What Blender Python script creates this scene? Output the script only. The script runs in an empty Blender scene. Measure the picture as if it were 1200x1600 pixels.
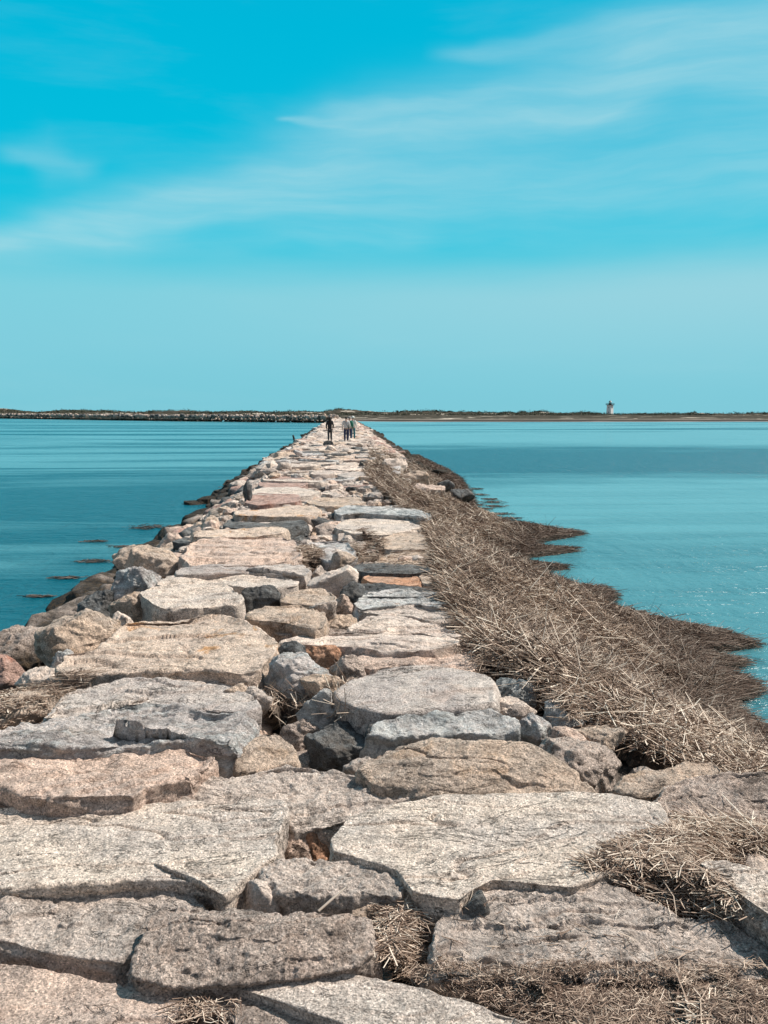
import bpy, math, random
import numpy as np
from mathutils import Vector
from mathutils.bvhtree import BVHTree

R = math.radians
H = 1.85          # eye height above the walking surface of the breakwater
WATER = -1.3      # water level
F = 1250.0        # focal length in photo pixels (photo 1200 x 1600)
YAW = math.atan(65 / F)
PITCH = math.atan(154 / F)
scene = bpy.context.scene
COL = scene.collection

# ------------------------------------------------------------------ camera
fwd = np.array([math.sin(YAW) * math.cos(PITCH), math.cos(YAW) * math.cos(PITCH), -math.sin(PITCH)])
rgt = np.array([math.cos(YAW), -math.sin(YAW), 0.0])
upv = np.cross(rgt, fwd)
cam_d = bpy.data.cameras.new("camera")
cam = bpy.data.objects.new("camera", cam_d)
COL.objects.link(cam)
cam_d.sensor_fit = 'VERTICAL'
cam_d.sensor_height = 36.0
cam_d.lens = 36.0 * F / 1600.0
cam_d.clip_start = 0.05
cam_d.clip_end = 30000
cam.location = (0, 0, H)
cam.rotation_euler = Vector(fwd).to_track_quat('-Z', 'Y').to_euler()
scene.camera = cam
scene.render.resolution_x = 768
scene.render.resolution_y = 1024
CAM = np.array([0, 0, H])


def ray(px, py):
    px = np.asarray(px, float); py = np.asarray(py, float)
    return fwd + ((px - 600) / F)[..., None] * rgt + ((800 - py) / F)[..., None] * upv


def at_z(px, py, z):
    r = ray(px, py)
    t = (z - H) / r[..., 2]
    return CAM + t[..., None] * r


def on_plane(pts, z0, sx, sy):
    p = np.array(pts, float)
    c = at_z(p[:, 0].mean(), p[:, 1].mean(), z0)
    r = ray(p[:, 0], p[:, 1])
    # H + t rz = z0 + sx (t rx - cx) + sy (t ry - cy)
    t = (z0 - sx * c[0] - sy * c[1] - H) / (r[:, 2] - sx * r[:, 0] - sy * r[:, 1])
    return CAM + t[:, None] * r


# ------------------------------------------------------------------ light and exposure
scene.view_settings.view_transform = 'Standard'
scene.view_settings.look = 'None'
scene.view_settings.exposure = 0.36
scene.view_settings.gamma = 1.0
SUN_AZ = R(70)     # clockwise from +Y (breakwater direction)
SUN_EL = R(51)
sd = bpy.data.lights.new("sun", 'SUN')
sd.energy = 5.0
sd.angle = R(0.5)
sd.color = (1.0, 0.925, 0.83)
sun = bpy.data.objects.new("sun", sd)
COL.objects.link(sun)
sun_dir = Vector((math.sin(SUN_AZ) * math.cos(SUN_EL), math.cos(SUN_AZ) * math.cos(SUN_EL), math.sin(SUN_EL)))
sun.rotation_euler = sun_dir.to_track_quat('Z', 'Y').to_euler()
sun.location = (30, 10, 40)


def lin(c):
    return tuple(((v / 255) / 12.92 if v / 255 <= 0.04045 else ((v / 255 + 0.055) / 1.055) ** 2.4) for v in c)


class NT:
    """small helper to write node graphs as expressions"""
    def __init__(s, tree):
        s.t = tree; s.n = tree.nodes; s.l = tree.links

    def node(s, typ, **kw):
        n = s.n.new(typ)
        for k, v in kw.items():
            setattr(n, k, v)
        return n

    def put(s, sock, v):
        if isinstance(v, bpy.types.NodeSocket):
            s.l.new(v, sock)
        elif v is not None:
            if isinstance(v, (tuple, list)) and len(v) == 3 and sock.type == 'RGBA':
                v = (*v, 1)
            sock.default_value = v

    def m(s, op, a, b=None, c=None, clamp=False):
        n = s.node('ShaderNodeMath', operation=op, use_clamp=clamp)
        s.put(n.inputs[0], a)
        if b is not None: s.put(n.inputs[1], b)
        if c is not None: s.put(n.inputs[2], c)
        return n.outputs[0]

    def vm(s, op, a, b=None):
        n = s.node('ShaderNodeVectorMath', operation=op)
        s.put(n.inputs[0], a)
        if b is not None: s.put(n.inputs[1], b)
        return n.outputs[0]

    def mix(s, f, a, b, mode='MIX'):
        n = s.node('ShaderNodeMix', data_type='RGBA', blend_type=mode)
        s.put(n.inputs[0], f); s.put(n.inputs[6], a); s.put(n.inputs[7], b)
        return n.outputs[2]

    def noise(s, vec, scale, detail=4, rough=0.55, dist=0.0, out=0):
        n = s.node('ShaderNodeTexNoise')
        s.put(n.inputs['Vector'], vec)
        n.inputs['Scale'].default_value = scale
        n.inputs['Detail'].default_value = detail
        n.inputs['Roughness'].default_value = rough
        n.inputs['Distortion'].default_value = dist
        return n.outputs[out]

    def voro(s, vec, scale, feature='F1', out=0, rnd=1.0):
        n = s.node('ShaderNodeTexVoronoi', feature=feature)
        s.put(n.inputs['Vector'], vec)
        n.inputs['Scale'].default_value = scale
        n.inputs['Randomness'].default_value = rnd
        return n.outputs[out]

    def rng(s, v, a, b, c=0.0, d=1.0, smooth=True):
        n = s.node('ShaderNodeMapRange', interpolation_type='SMOOTHSTEP' if smooth else 'LINEAR')
        s.put(n.inputs[0], v)
        for i, x in enumerate((a, b, c, d)):
            s.put(n.inputs[i + 1], x)
        return n.outputs[0]

    def ramp(s, v, stops):
        n = s.node('ShaderNodeValToRGB')
        s.put(n.inputs[0], v)
        e = n.color_ramp.elements
        while len(e) < len(stops):
            e.new(0.5)
        for i, (p, c) in enumerate(stops):
            e[i].position = p
            e[i].color = (*c, 1) if len(c) == 3 else c
        return n.outputs[0]

    def scale_vec(s, v, xyz):
        n = s.node('ShaderNodeMapping')
        s.put(n.inputs['Vector'], v)
        n.inputs['Scale'].default_value = xyz
        return n.outputs[0]

    def comb(s, x, y, z=0.0):
        n = s.node('ShaderNodeCombineXYZ')
        s.put(n.inputs[0], x); s.put(n.inputs[1], y); s.put(n.inputs[2], z)
        return n.outputs[0]

    def sep(s, v):
        n = s.node('ShaderNodeSeparateXYZ')
        s.put(n.inputs[0], v)
        return n.outputs


# ------------------------------------------------------------------ sky
world = bpy.data.worlds.new("World")
scene.world = world
world.use_nodes = True
w = NT(world.node_tree)
w.n.clear()
gen = w.node('ShaderNodeTexCoord').outputs['Generated']
dirv = w.vm('NORMALIZE', gen)
dx, dy, dz = w.sep(dirv)
el = w.m('MULTIPLY', w.m('ARCSINE', dz), 180 / math.pi)
az = w.m('MULTIPLY', w.m('ARCTAN2', dx, dy), 180 / math.pi)


def azel(px, py):
    r = ray(px, py); r = r / np.linalg.norm(r)
    return math.degrees(math.atan2(r[0], r[1])), math.degrees(math.asin(r[2]))


base = w.ramp(w.m('DIVIDE', el, 90.0, clamp=True), [
    (0.0, lin((120, 199, 215))), (0.05, lin((110, 202, 220))), (0.09, lin((84, 203, 222))), (0.13, lin((30, 197, 224))),
    (0.19, lin((4, 189, 221))), (0.27, lin((0, 183, 218))), (0.40, lin((20, 170, 214))), (1.0, lin((70, 160, 215)))])
# natural sky model contributes the light of the rest of the dome
sky = w.node('ShaderNodeTexSky', sky_type='NISHITA')
sky.sun_disc = False
sky.sun_elevation = SUN_EL
sky.sun_rotation = SUN_AZ
sky.air_density = 1.0
nat = w.vm('SCALE', sky.outputs[0]); nat.node.inputs['Scale'].default_value = 0.085
# cloud coordinates
uv = w.comb(az, el)
warp = w.noise(w.scale_vec(uv, (0.05, 0.12, 1)), 1.6, 3, 0.5, 0, 1)
wv = w.vm('SUBTRACT', warp, (0.5, 0.5, 0.5))
wv2 = w.vm('MULTIPLY', wv, (5.0, 2.6, 0.0))
cuv = w.vm('ADD', uv, wv2)
cu, cv, _ = w.sep(cuv)


def streak(pts, width, amp, soft=1.0):
    """bank of cirrus along a polyline given in degrees of azimuth / elevation"""
    out = None
    for i in range(len(pts) - 1):
        (a0, e0, w0), (a1, e1, w1) = pts[i], pts[i + 1]
        t = w.rng(cu, a0, a1, 0.0, 1.0, smooth=False)
        ce = w.m('MULTIPLY_ADD', t, e1 - e0, e0)
        ww = w.m('MULTIPLY_ADD', t, w1 - w0, w0)
        d = w.m('DIVIDE', w.m('SUBTRACT', cv, ce), w.m('MULTIPLY', ww, width))
        g = w.m('EXPONENT', w.m('MULTIPLY', w.m('MULTIPLY', d, d), -1.0))
        ins = w.m('MULTIPLY', w.rng(cu, a0 - 4.0 * (i == 0) * soft - 0.001, a0 + 0.001), w.rng(cu, a1 - 0.001, a1 + 4.0 * (i == len(pts) - 2) * soft + 0.001, 1.0, 0.0))
        g = w.m('MULTIPLY', g, ins)
        out = g if out is None else w.m('MAXIMUM', out, g)
    return w.m('MULTIPLY', out, amp)


def P(px, py, wd):
    a, e = azel(px, py)
    return (a, e, wd)


stk = [
    streak([P(-250, 430, .6), P(0, 372, .7), P(170, 345, 1.3), P(330, 290, 1.2), P(560, 232, 1.7), P(720, 195, 1.8), P(900, 150, 1.5), P(1080, 85, 1.6), P(1400, 40, 1.8)], 1.35, .47),
    streak([P(740, 78, .3), P(1000, 48, .9), P(1250, 45, 1.5), P(1500, 30, 1.5)], 1.7, .30),
    streak([P(462, 190, .2), P(520, 198, .45), P(600, 200, .5)], .6, .30, .3),
    streak([P(560, 182, .3), P(760, 165, .6), P(940, 160, .6)], 1.4, .22),
    streak([P(300, 330, .6), P(600, 318, 1.1), P(900, 285, 2.0), P(1300, 230, 2.4)], 1.7, .36),
    streak([P(40, 232, .5), P(85, 248, 1.0), P(130, 262, .6)], 1.2, .22, .5),
    streak([P(150, 365, .8), P(350, 385, .8), P(620, 372, .8)], 1.0, .20),
]
cl = stk[0]
for s_ in stk[1:]:
    cl = w.m('ADD', cl, s_)
# fibrous texture along the streaks
rot = w.node('ShaderNodeMapping'); w.put(rot.inputs['Vector'], cuv)
rot.inputs['Rotation'].default_value = (0, 0, R(-17)); rot.inputs['Scale'].default_value = (0.06, 0.55, 1)
fib = w.noise(rot.outputs[0], 1.3, 6, 0.58, 0.0)
fibm = w.rng(fib, 0.25, 0.75, 0.62, 1.10)
cl = w.m('MULTIPLY', w.m('MINIMUM', cl, 0.50), fibm)
# thin veil above the horizon with a soft upper edge
vn = w.noise(w.scale_vec(uv, (0.05, 0.3, 1)), 1.2, 4, 0.5)
vedge = w.m('MULTIPLY_ADD', vn, 1.6, 9.0)
veil_up = w.rng(w.m('SUBTRACT', el, vedge), -2.2, 2.2, 1.0, 0.0)
veil_dn = w.rng(el, 0.0, 8.5, 0.12, 0.60)
veil = w.m('MULTIPLY', w.m('MULTIPLY', veil_up, veil_dn), w.rng(az, -28, 30, 0.62, 1.15))
hi = w.rng(w.noise(w.scale_vec(uv, (0.03, 0.16, 1)), 1.5, 6, .6, .3), 0.45, 0.8, 0.0, 0.09)
col = w.mix(w.m('ADD', cl, hi, clamp=True), base, lin((188, 226, 232)))
col = w.mix(w.m('MINIMUM', veil, 1.0), col, lin((172, 215, 225)))
# away from the view the dome is ordinary daylight sky with thin white haze around the sun
sunv = w.node('ShaderNodeVectorMath', operation='DOT_PRODUCT')
w.put(sunv.inputs[0], dirv); sunv.inputs[1].default_value = tuple(sun_dir)
glow = w.rng(sunv.outputs['Value'], 0.55, 1.0, 0.0, 0.55)
side = w.m('MAXIMUM', w.rng(w.m('ABSOLUTE', az), 50, 100), w.rng(el, 55, 80))
natc = w.mix(w.m('ADD', 0.30, glow, clamp=True), nat, (0.52, 0.60, 0.62))
col = w.mix(side, col, natc)
bg = w.node('ShaderNodeBackground')
w.put(bg.inputs[0], col); bg.inputs[1].default_value = 0.78
wo = w.node('ShaderNodeOutputWorld')
w.l.new(bg.outputs[0], wo.inputs[0])

# ------------------------------------------------------------------ numpy noise
_rs = np.random.RandomState(7)
_perm = np.concatenate([_rs.permutation(256)] * 3).astype(np.int32)
_grad = _rs.normal(size=(256, 3)); _grad /= np.linalg.norm(_grad, axis=1)[:, None]


def perlin(p):
    p = np.asarray(p, float)
    i = np.floor(p).astype(np.int32); f = p - i
    i &= 255
    u = f * f * f * (f * (f * 6 - 15) + 10)
    res = 0
    for cx in (0, 1):
        for cy in (0, 1):
            for cz in (0, 1):
                h = _perm[_perm[_perm[(i[..., 0] + cx) & 255] + ((i[..., 1] + cy) & 255)] + ((i[..., 2] + cz) & 255)]
                g = _grad[h]
                d = g[..., 0] * (f[..., 0] - cx) + g[..., 1] * (f[..., 1] - cy) + g[..., 2] * (f[..., 2] - cz)
                wx = u[..., 0] if cx else 1 - u[..., 0]
                wy = u[..., 1] if cy else 1 - u[..., 1]
                wz = u[..., 2] if cz else 1 - u[..., 2]
                res = res + wx * wy * wz * d
    return res * 1.6


def fbm(p, o=4, g=0.5):
    a = 1.0; r = 0; q = np.asarray(p, float)
    for k in range(o):
        r = r + a * perlin(q + 17.3 * k)
        q = q * 2.03; a *= g
    return r


def ridged(p, o=3):
    a = 1.0; r = 0; q = np.asarray(p, float)
    for k in range(o):
        r = r + a * (1 - 2.2 * np.abs(perlin(q + 31.7 * k)))
        q = q * 2.1; a *= 0.5
    return r


def sstep(x, a, b):
    t = np.clip((x - a) / (b - a), 0, 1)
    return t * t * (3 - 2 * t)


# ------------------------------------------------------------------ mesh helpers
def link(name, mesh, mat=None, parent=None, loc=(0, 0, 0)):
    o = bpy.data.objects.new(name, mesh)
    COL.objects.link(o)
    o.location = loc
    if parent is not None: o.parent = parent
    if mat is not None:
        for m_ in (mat if isinstance(mat, (list, tuple)) else [mat]):
            mesh.materials.append(m_)
    return o


def np_mesh(name, v, quads=None, tris=None, smooth=True, matidx=None, attr=None):
    me = bpy.data.meshes.new(name)
    v = np.asarray(v, np.float32).reshape(-1, 3)
    loops = []; starts = []; n0 = 0
    parts = []
    if quads is not None and len(quads): parts.append(np.asarray(quads, np.int32).reshape(-1, 4))
    if tris is not None and len(tris): parts.append(np.asarray(tris, np.int32).reshape(-1, 3))
    tot = []
    for q in parts:
        loops.append(q.ravel()); k = q.shape[1]
        starts.append(n0 + np.arange(len(q)) * k); n0 += q.size
        tot.append(np.full(len(q), k, np.int32))
    loops = np.concatenate(loops); starts = np.concatenate(starts)
    me.vertices.add(len(v)); me.vertices.foreach_set('co', v.ravel())
    me.loops.add(len(loops)); me.loops.foreach_set('vertex_index', loops.astype(np.int32))
    me.polygons.add(len(starts)); me.polygons.foreach_set('loop_start', starts.astype(np.int32))
    me.polygons.foreach_set('use_smooth', np.full(len(starts), smooth))
    if matidx is not None:
        me.polygons.foreach_set('material_index', np.asarray(matidx, np.int32))
    me.update(calc_edges=True)
    if attr is not None:
        for an, av in attr.items():
            a = me.attributes.new(an, 'FLOAT', 'POINT')
            a.data.foreach_set('value', np.asarray(av, np.float32))
    return me


def tag(o, label=None, cat=None, group=None, kind=None):
    if label: o['label'] = label
    if cat: o['category'] = cat
    if group: o['group'] = group
    if kind: o['kind'] = kind
    return o


def empty(name, loc, rz=0.0):
    o = bpy.data.objects.new(name, None)
    COL.objects.link(o); o.location = loc; o.rotation_euler = (0, 0, rz)
    return o


ALLV = []   # for the drop-down height query


def remember(v, f=None):
    ALLV.append((np.array(v, float), None))


# ------------------------------------------------------------------ materials
def new_mat(name):
    m_ = bpy.data.materials.new(name)
    m_.use_nodes = True
    nt = NT(m_.node_tree)
    nt.n.clear()
    bs = nt.node('ShaderNodeBsdfPrincipled')
    o = nt.node('ShaderNodeOutputMaterial')
    nt.l.new(bs.outputs[0], o.inputs[0])
    return m_, nt, bs


def rock_mat(name, a, b, stain=(0.36, 0.17, 0.08), stain_amt=0.15, grain=1.0, vein=None, vein_amt=0.0, rough=1.0, stretch=(1, 1, 1)):
    wm = (1.40, 1.29, 1.27) if max(a) > .2 else (1, 1, 1)
    a = tuple(x * y_ for x, y_ in zip(a, wm)); b = tuple(x * y_ for x, y_ in zip(b, wm))
    m_, t, bs = new_mat(name)
    tc = t.node('ShaderNodeTexCoord').outputs['Object']
    oi = t.node('ShaderNodeObjectInfo').outputs['Random']
    geo = t.node('ShaderNodeNewGeometry')
    c = t.vm('ADD', tc, t.vm('SCALE', (31.0, 17.0, 23.0)))
    sc = c.node.inputs[1].links[0].from_node
    sc.inputs[0].default_value = (31, 17, 23); t.put(sc.inputs['Scale'], oi)
    cs = t.scale_vec(c, stretch)
    n1 = t.noise(cs, 1.7, 5, 0.6, 0.6)
    col = t.mix(t.rng(n1, 0.36, 0.62), a, b)
    n2 = t.noise(cs, 3.1, 7, 0.62, 0.8)
    # mineral stain
    st = t.m('MULTIPLY', t.rng(n2, 0.55, 0.68), stain_amt)
    col = t.mix(st, col, stain)
    if vein is not None:
        nv = t.noise(cs, 2.3, 8, 0.68, 1.5)
        col = t.mix(t.m('MULTIPLY', t.rng(nv, 0.50, 0.58), vein_amt), col, vein)
    # weathered darker blotches of lichen and dirt
    n3 = t.noise(c, 9.0, 9, 0.66, 0.2)
    k = t.rng(n3, 0.34, 0.56, max(.5, 0.84 - .23 * rough), 1.05)
    col = t.mix(1.0, col, t.comb(k, k, k), 'MULTIPLY')
    cr = t.m('ABSOLUTE', t.m('SUBTRACT', t.noise(t.scale_vec(c, (1.0, 2.4, 1.6)), 2.4, 6, 0.62, 0.8), 0.5))
    cm = t.rng(t.noise(c, 1.9, 3, .5), .46, .56)
    ck = t.m('MULTIPLY_ADD', t.m('MULTIPLY', t.rng(cr, 0.0, 0.0085, 1.0, 0.0), cm), -0.62, 1.0)
    col = t.mix(1.0, col, t.comb(ck, ck, ck), 'MULTIPLY')
    # crystals
    v1 = t.voro(c, 175, 'F1', 1)
    s1 = t.sep(v1)[0]
    g1 = t.rng(s1, 0.10, 0.34, 1 - 0.50 * grain, 1.0)
    g2 = t.rng(s1, 0.74, 0.95, 1.0, 1 + 0.5 * grain)
    n4 = t.noise(c, 75, 5, 0.75)
    g3 = t.rng(n4, 0.32, 0.62, 1 - 0.42 * grain, 1 + 0.14 * grain)
    g = t.m('MULTIPLY', t.m('MULTIPLY', g1, g2), g3)
    col = t.mix(1.0, col, t.comb(g, g, g), 'MULTIPLY')
    # weed-covered zone near the water
    z = t.sep(geo.outputs['Position'])[2]
    zn = t.m('ADD', z, t.m('MULTIPLY', t.m('SUBTRACT', t.noise(c, 2.2, 5, .6), 0.5), 0.55))
    wet = t.rng(zn, -0.74, -0.46, 1.0, 0.0)
    weed = t.mix(t.rng(t.noise(c, 14, 6, .7), .42, .62), (0.012, 0.010, 0.008), (0.060, 0.037, 0.017))
    col = t.mix(t.m('MULTIPLY', wet, 0.95), col, weed)
    t.put(bs.inputs['Base Color'], col)
    bs.inputs['Roughness'].default_value = 0.9
    bs.inputs['Specular IOR Level'].default_value = 0.25
    b1 = t.noise(cs, 7, 12, 0.68, 0.3)
    b2 = t.noise(c, 55, 7, 0.72)
    crk = t.m('SUBTRACT', 1.0, t.m('MULTIPLY', t.rng(cr, 0.0, 0.012, 1.0, 0.0), cm))
    hgt = t.m('ADD', t.m('MULTIPLY', b1, 0.075 * rough), t.m('ADD', t.m('MULTIPLY', b2, 0.020 * rough), t.m('MULTIPLY', crk, 0.012)))
    bp = t.node('ShaderNodeBump')
    bp.inputs['Strength'].default_value = 1.0
    bp.inputs['Distance'].default_value = 1.0
    t.put(bp.inputs['Height'], hgt)
    t.l.new(bp.outputs[0], bs.inputs['Normal'])
    return m_


RM = {
    'light': rock_mat('light_granite', (0.50, 0.445, 0.375), (0.42, 0.385, 0.34), stain_amt=0.10, grain=1.0, rough=0.6),
    'pink': rock_mat('pinkish_granite', (0.50, 0.40, 0.325), (0.40, 0.335, 0.285), stain_amt=0.22, grain=0.9, rough=0.7),
    'tan': rock_mat('tan_granite', (0.47, 0.385, 0.30), (0.37, 0.32, 0.265), stain=(0.48, 0.28, 0.14), stain_amt=0.35, grain=0.8, rough=0.9),
    'brown': rock_mat('brown_granite', (0.46, 0.40, 0.345), (0.37, 0.325, 0.285), stain_amt=0.25, grain=1.0, rough=1.4),
    'grey': rock_mat('grey_granite', (0.49, 0.44, 0.385), (0.39, 0.355, 0.315), stain_amt=0.12, grain=0.8, rough=0.9),
    'smooth': rock_mat('smooth_grey_granite', (0.37, 0.345, 0.31), (0.29, 0.27, 0.25), stain_amt=0.15, grain=0.9, rough=0.4),
    'blue': rock_mat('blue_grey_rock', (0.55, 0.53, 0.50), (0.35, 0.345, 0.335), stain=(0.42, 0.36, 0.28), stain_amt=0.3, grain=0.6, vein=(0.62, 0.62, 0.60), vein_amt=0.85, rough=1.2, stretch=(1, 2.2, 1.8)),
    'dark': rock_mat('dark_rock', (0.11, 0.11, 0.11), (0.18, 0.17, 0.16), stain=(0.20, 0.13, 0.08), stain_amt=0.3, grain=0.7, vein=(0.27, 0.28, 0.28), vein_amt=0.45, rough=1.2),
    'orange': rock_mat('rusty_rock', (0.43, 0.245, 0.15), (0.36, 0.25, 0.18), stain=(0.45, 0.19, 0.08), stain_amt=0.35, grain=0.6, rough=0.8),
    'pale': rock_mat('pale_rock', (0.60, 0.53, 0.45), (0.46, 0.41, 0.36), stain_amt=0.10, grain=0.6, rough=0.8),
    'white': rock_mat('white_veined_rock', (0.50, 0.50, 0.48), (0.27, 0.30, 0.30), stain=(0.08, 0.10, 0.11), stain_amt=0.65, grain=0.5, vein=(0.70, 0.69, 0.66), vein_amt=0.8, rough=1.2),
    'stain': rock_mat('orange_stained_granite', (0.52, 0.44, 0.355), (0.44, 0.375, 0.31), stain=(0.60, 0.30, 0.11), stain_amt=0.8, grain=0.8, rough=0.8),
    'red': rock_mat('reddish_rock', (0.38, 0.27, 0.225), (0.30, 0.23, 0.20), stain=(0.42, 0.16, 0.10), stain_amt=0.6, grain=0.6, rough=1.0),
}


# ------------------------------------------------------------------ rocks
def resample(P2, n):
    Q = np.vstack([P2, P2[:1]])
    d = np.r_[0, np.cumsum(np.linalg.norm(np.diff(Q, axis=0), axis=1))]
    s = np.linspace(0, d[-1], n, endpoint=False)
    return np.stack([np.interp(s, d, Q[:, k]) for k in range(Q.shape[1])], 1)


ROCKS = []


def slab_mesh(W, z0, sx, sy, thick, n, rings, sd_, edge=0.03, dome=0.0, rough=1.0, terr=1.0, facets=12, cut=0.07):
    """closed rock whose top follows the outline W (world points on a tilted plane)"""
    rs = np.random.RandomState(sd_)
    P2 = resample(W, n)
    k = np.ones(3) / 3
    for _ in range(1):
        P2 = (np.roll(P2, 1, 0) + 2 * P2 + np.roll(P2, -1, 0)) / 4
    C = resample(W, 60).mean(0)
    C = np.array([C[0], C[1], z0 + sx * 0])
    Cz = W[:, 2].mean()
    vec = P2[:, :2] - C[:2]
    Rk = np.linalg.norm(vec, axis=1); dirn = vec / Rk[:, None]
    size = float(np.sqrt(np.prod(np.ptp(W[:, :2], axis=0))))
    # irregular outline
    q = np.c_[P2[:, :2] * 3.2 / max(size, .3), np.full(n, sd_ * 1.7)]
    edge = edge * .42
    Rk = Rk * (1.03 + 0.035 * fbm(q, 4, .6))
    Rmin = np.percentile(Rk, 20)
    er = min(edge, Rmin * 0.45)
    nt_ = int(rings * 0.62); nr = 6; ns = max(6, rings - nt_ - nr)
    us = np.linspace(0.04, 1, nt_) ** 0.8
    prof = []
    rk = Rk[None, :]
    tops = (rk - er) * us[:, None]
    drop_t = np.zeros_like(tops)
    a = np.linspace(0, math.pi / 2, nr + 1)[1:]
    arcs = (rk - er) + er * np.sin(a)[:, None]
    drop_a = er * (1 - np.cos(a))[:, None] * np.ones_like(rk)
    sv = (np.linspace(0, 1, ns + 1)[1:] ** 1.25)[:, None]
    th = np.arctan2(dirn[:, 1], dirn[:, 0])
    bat = 0.03 + 0.14 * perlin(np.c_[np.cos(th) * 1.3, np.sin(th) * 1.3, np.full(n, sd_ * .37)])
    side = rk + bat[None, :] * thick * sv - 0.25 * np.maximum(0, sv - .7) * rk
    drop_s = er + thick * sv * np.ones_like(rk)
    rho = np.vstack([tops, arcs, side]); drop = np.vstack([drop_t, drop_a, drop_s])
    X = C[0] + dirn[None, :, 0] * rho; Y = C[1] + dirn[None, :, 1] * rho
    rel = rho / rk
    # plane through the outline points
    zc = Cz
    cx, cy = W[:, 0].mean(), W[:, 1].mean()
    Z = zc + sx * (X - cx) + sy * (Y - cy) - drop
    Z += dome * size * (1 - np.clip(rel, 0, 1) ** 2.2)
    V = np.stack([X, Y, Z], -1)
    # chipped facets round the rim
    ctr = np.array([C[0], C[1], zc - thick * 0.35])
    for j in range(facets):
        ang = rs.uniform(0, 2 * math.pi)
        tilt = rs.uniform(0.05, 0.7)
        nrm = np.array([math.cos(ang) * math.cos(tilt), math.sin(ang) * math.cos(tilt), math.sin(tilt)])
        dd = (V - ctr) @ nrm
        mx = dd[: nt_ + nr].max()
        lim = mx * (1 - rs.uniform(0.25, 1.0) * cut)
        over = dd > lim
        sc = np.where(over, lim / np.maximum(dd, 1e-6), 1.0)
        V = ctr + (V - ctr) * sc[..., None]
    # displacement along normal
    du = np.roll(V, -1, 1) - np.roll(V, 1, 1)
    dv = np.gradient(V, axis=0)
    N = np.cross(dv, du); N /= np.maximum(np.linalg.norm(N, axis=-1, keepdims=True), 1e-9)
    if N[2, :, 2].mean() < 0: N = -N
    off = np.array([sd_ * 3.1, sd_ * 1.3, sd_ * 2.2])
    Pn = V + off
    sz = max(size, 0.25)
    k0 = min(size, 1.2)
    D = 0.022 * k0 * rough * fbm(Pn * (1.6 / sz), 3)
    D += 0.010 * rough * min(1, sz) * ridged(Pn * 3.1 / max(.5, sz) , 3)
    D += 0.010 * rough * fbm(Pn * 8.0, 4, 0.6)
    D += 0.0055 * rough * fbm(Pn * 33.0, 2, 0.6)
    # broken ledges on the top
    topw = np.clip((1.02 - rel) * 8, 0, 1)
    ln = fbm(np.stack([Pn[..., 0] * .8, Pn[..., 1] * 2.6, Pn[..., 2] * 0.7], -1) * (1.0 / sz ** .6), 4, .42)
    for lv, am in ((0.18, 1.0), (-0.22, 0.8), (0.48, .7)):
        D -= terr * 0.017 * am * min(1, sz) * sstep(ln, lv, lv + 0.022) * topw
    # long narrow fissures
    fz = fbm(np.stack([Pn[..., 0] * .55, Pn[..., 1] * 2.1, Pn[..., 2] * 1.5], -1) * (1.3 / sz ** .5), 4, .5)
    fm = sstep(fbm(Pn * .9 + 40, 2), -.15, .1)
    D -= 0.020 * min(1, sz) * np.exp(-(fz / (.022 * (1 + .5 / sz))) ** 2) * fm
    # cracks in the sides: horizontal bedding
    sidew = np.clip((rel - 0.985) * 30, 0, 1)
    bd = fbm(np.stack([Pn[..., 0] * 1.0, Pn[..., 1] * 1.0, Pn[..., 2] * 9], -1), 3)
    D -= 0.03 * rough * sidew * sstep(bd, 0.1, 0.18)
    V = V + N * D[..., None]
    nr_all = V.shape[0]
    verts = V.reshape(-1, 3)
    top_c = verts[:n].mean(0); top_c[2] = verts[:n, 2].mean()
    bot_c = verts[-n:].mean(0)
    verts = np.vstack([verts, top_c, bot_c])
    i = np.arange(nr_all - 1)[:, None] * n; j = np.arange(n)[None, :]; j2 = (j + 1) % n
    quads = np.stack([i + j, i + n + j, i + n + j2, i + j2], -1).reshape(-1, 4)
    ti = nr_all * n
    jj = np.arange(n); jj2 = (jj + 1) % n
    tris = np.vstack([np.stack([np.full(n, ti), jj, jj2], 1),
                      np.stack([np.full(n, ti + 1), (nr_all - 1) * n + jj2, (nr_all - 1) * n + jj], 1)])
    a_ = verts[quads[0, 0]]; 
    # consistent outward winding
    return verts, quads, tris


def add_rock(name, verts, quads, tris, mat, label, group=None, smooth=True):
    c = verts.mean(0); c[2] = verts[:, 2].min()
    me = np_mesh(name, verts - c, quads, tris, smooth)
    o = link(name, me, mat, loc=tuple(c))
    tag(o, label, 'rock', group)
    return o


def slab(label, poly, z=0.0, sx=0.0, sy=0.0, thick=0.45, mat='light', seed=1, name='granite_rock', **kw):
    if np.mean([q[1] for q in poly]) < 960 and z > .05: z *= .6
    W = on_plane(poly, z, sx, sy)
    p = np.array(poly, float)
    per = np.linalg.norm(np.diff(np.vstack([p, p[:1]]), axis=0), axis=1).sum()
    n = int(np.clip(per / 2.6, 56, 520)); hgt = np.ptp(p[:, 1])
    rings = int(np.clip(hgt / 1.6 + 26, 34, 110))
    v, q, t = slab_mesh(W, z, sx, sy, thick, n, rings, seed, **kw)
    o = add_rock(name, v, q, t, RM[mat], label)
    remember(v, list(q[::1]))
    return o


def sphere_dirs(n, m):
    th = np.linspace(0, 2 * math.pi, n, endpoint=False)[None, :]
    ph = np.linspace(0.02, math.pi - 0.02, m)[:, None]
    return np.stack([np.sin(ph) * np.cos(th), np.sin(ph) * np.sin(th), np.cos(ph) * np.ones_like(th)], -1)


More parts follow.
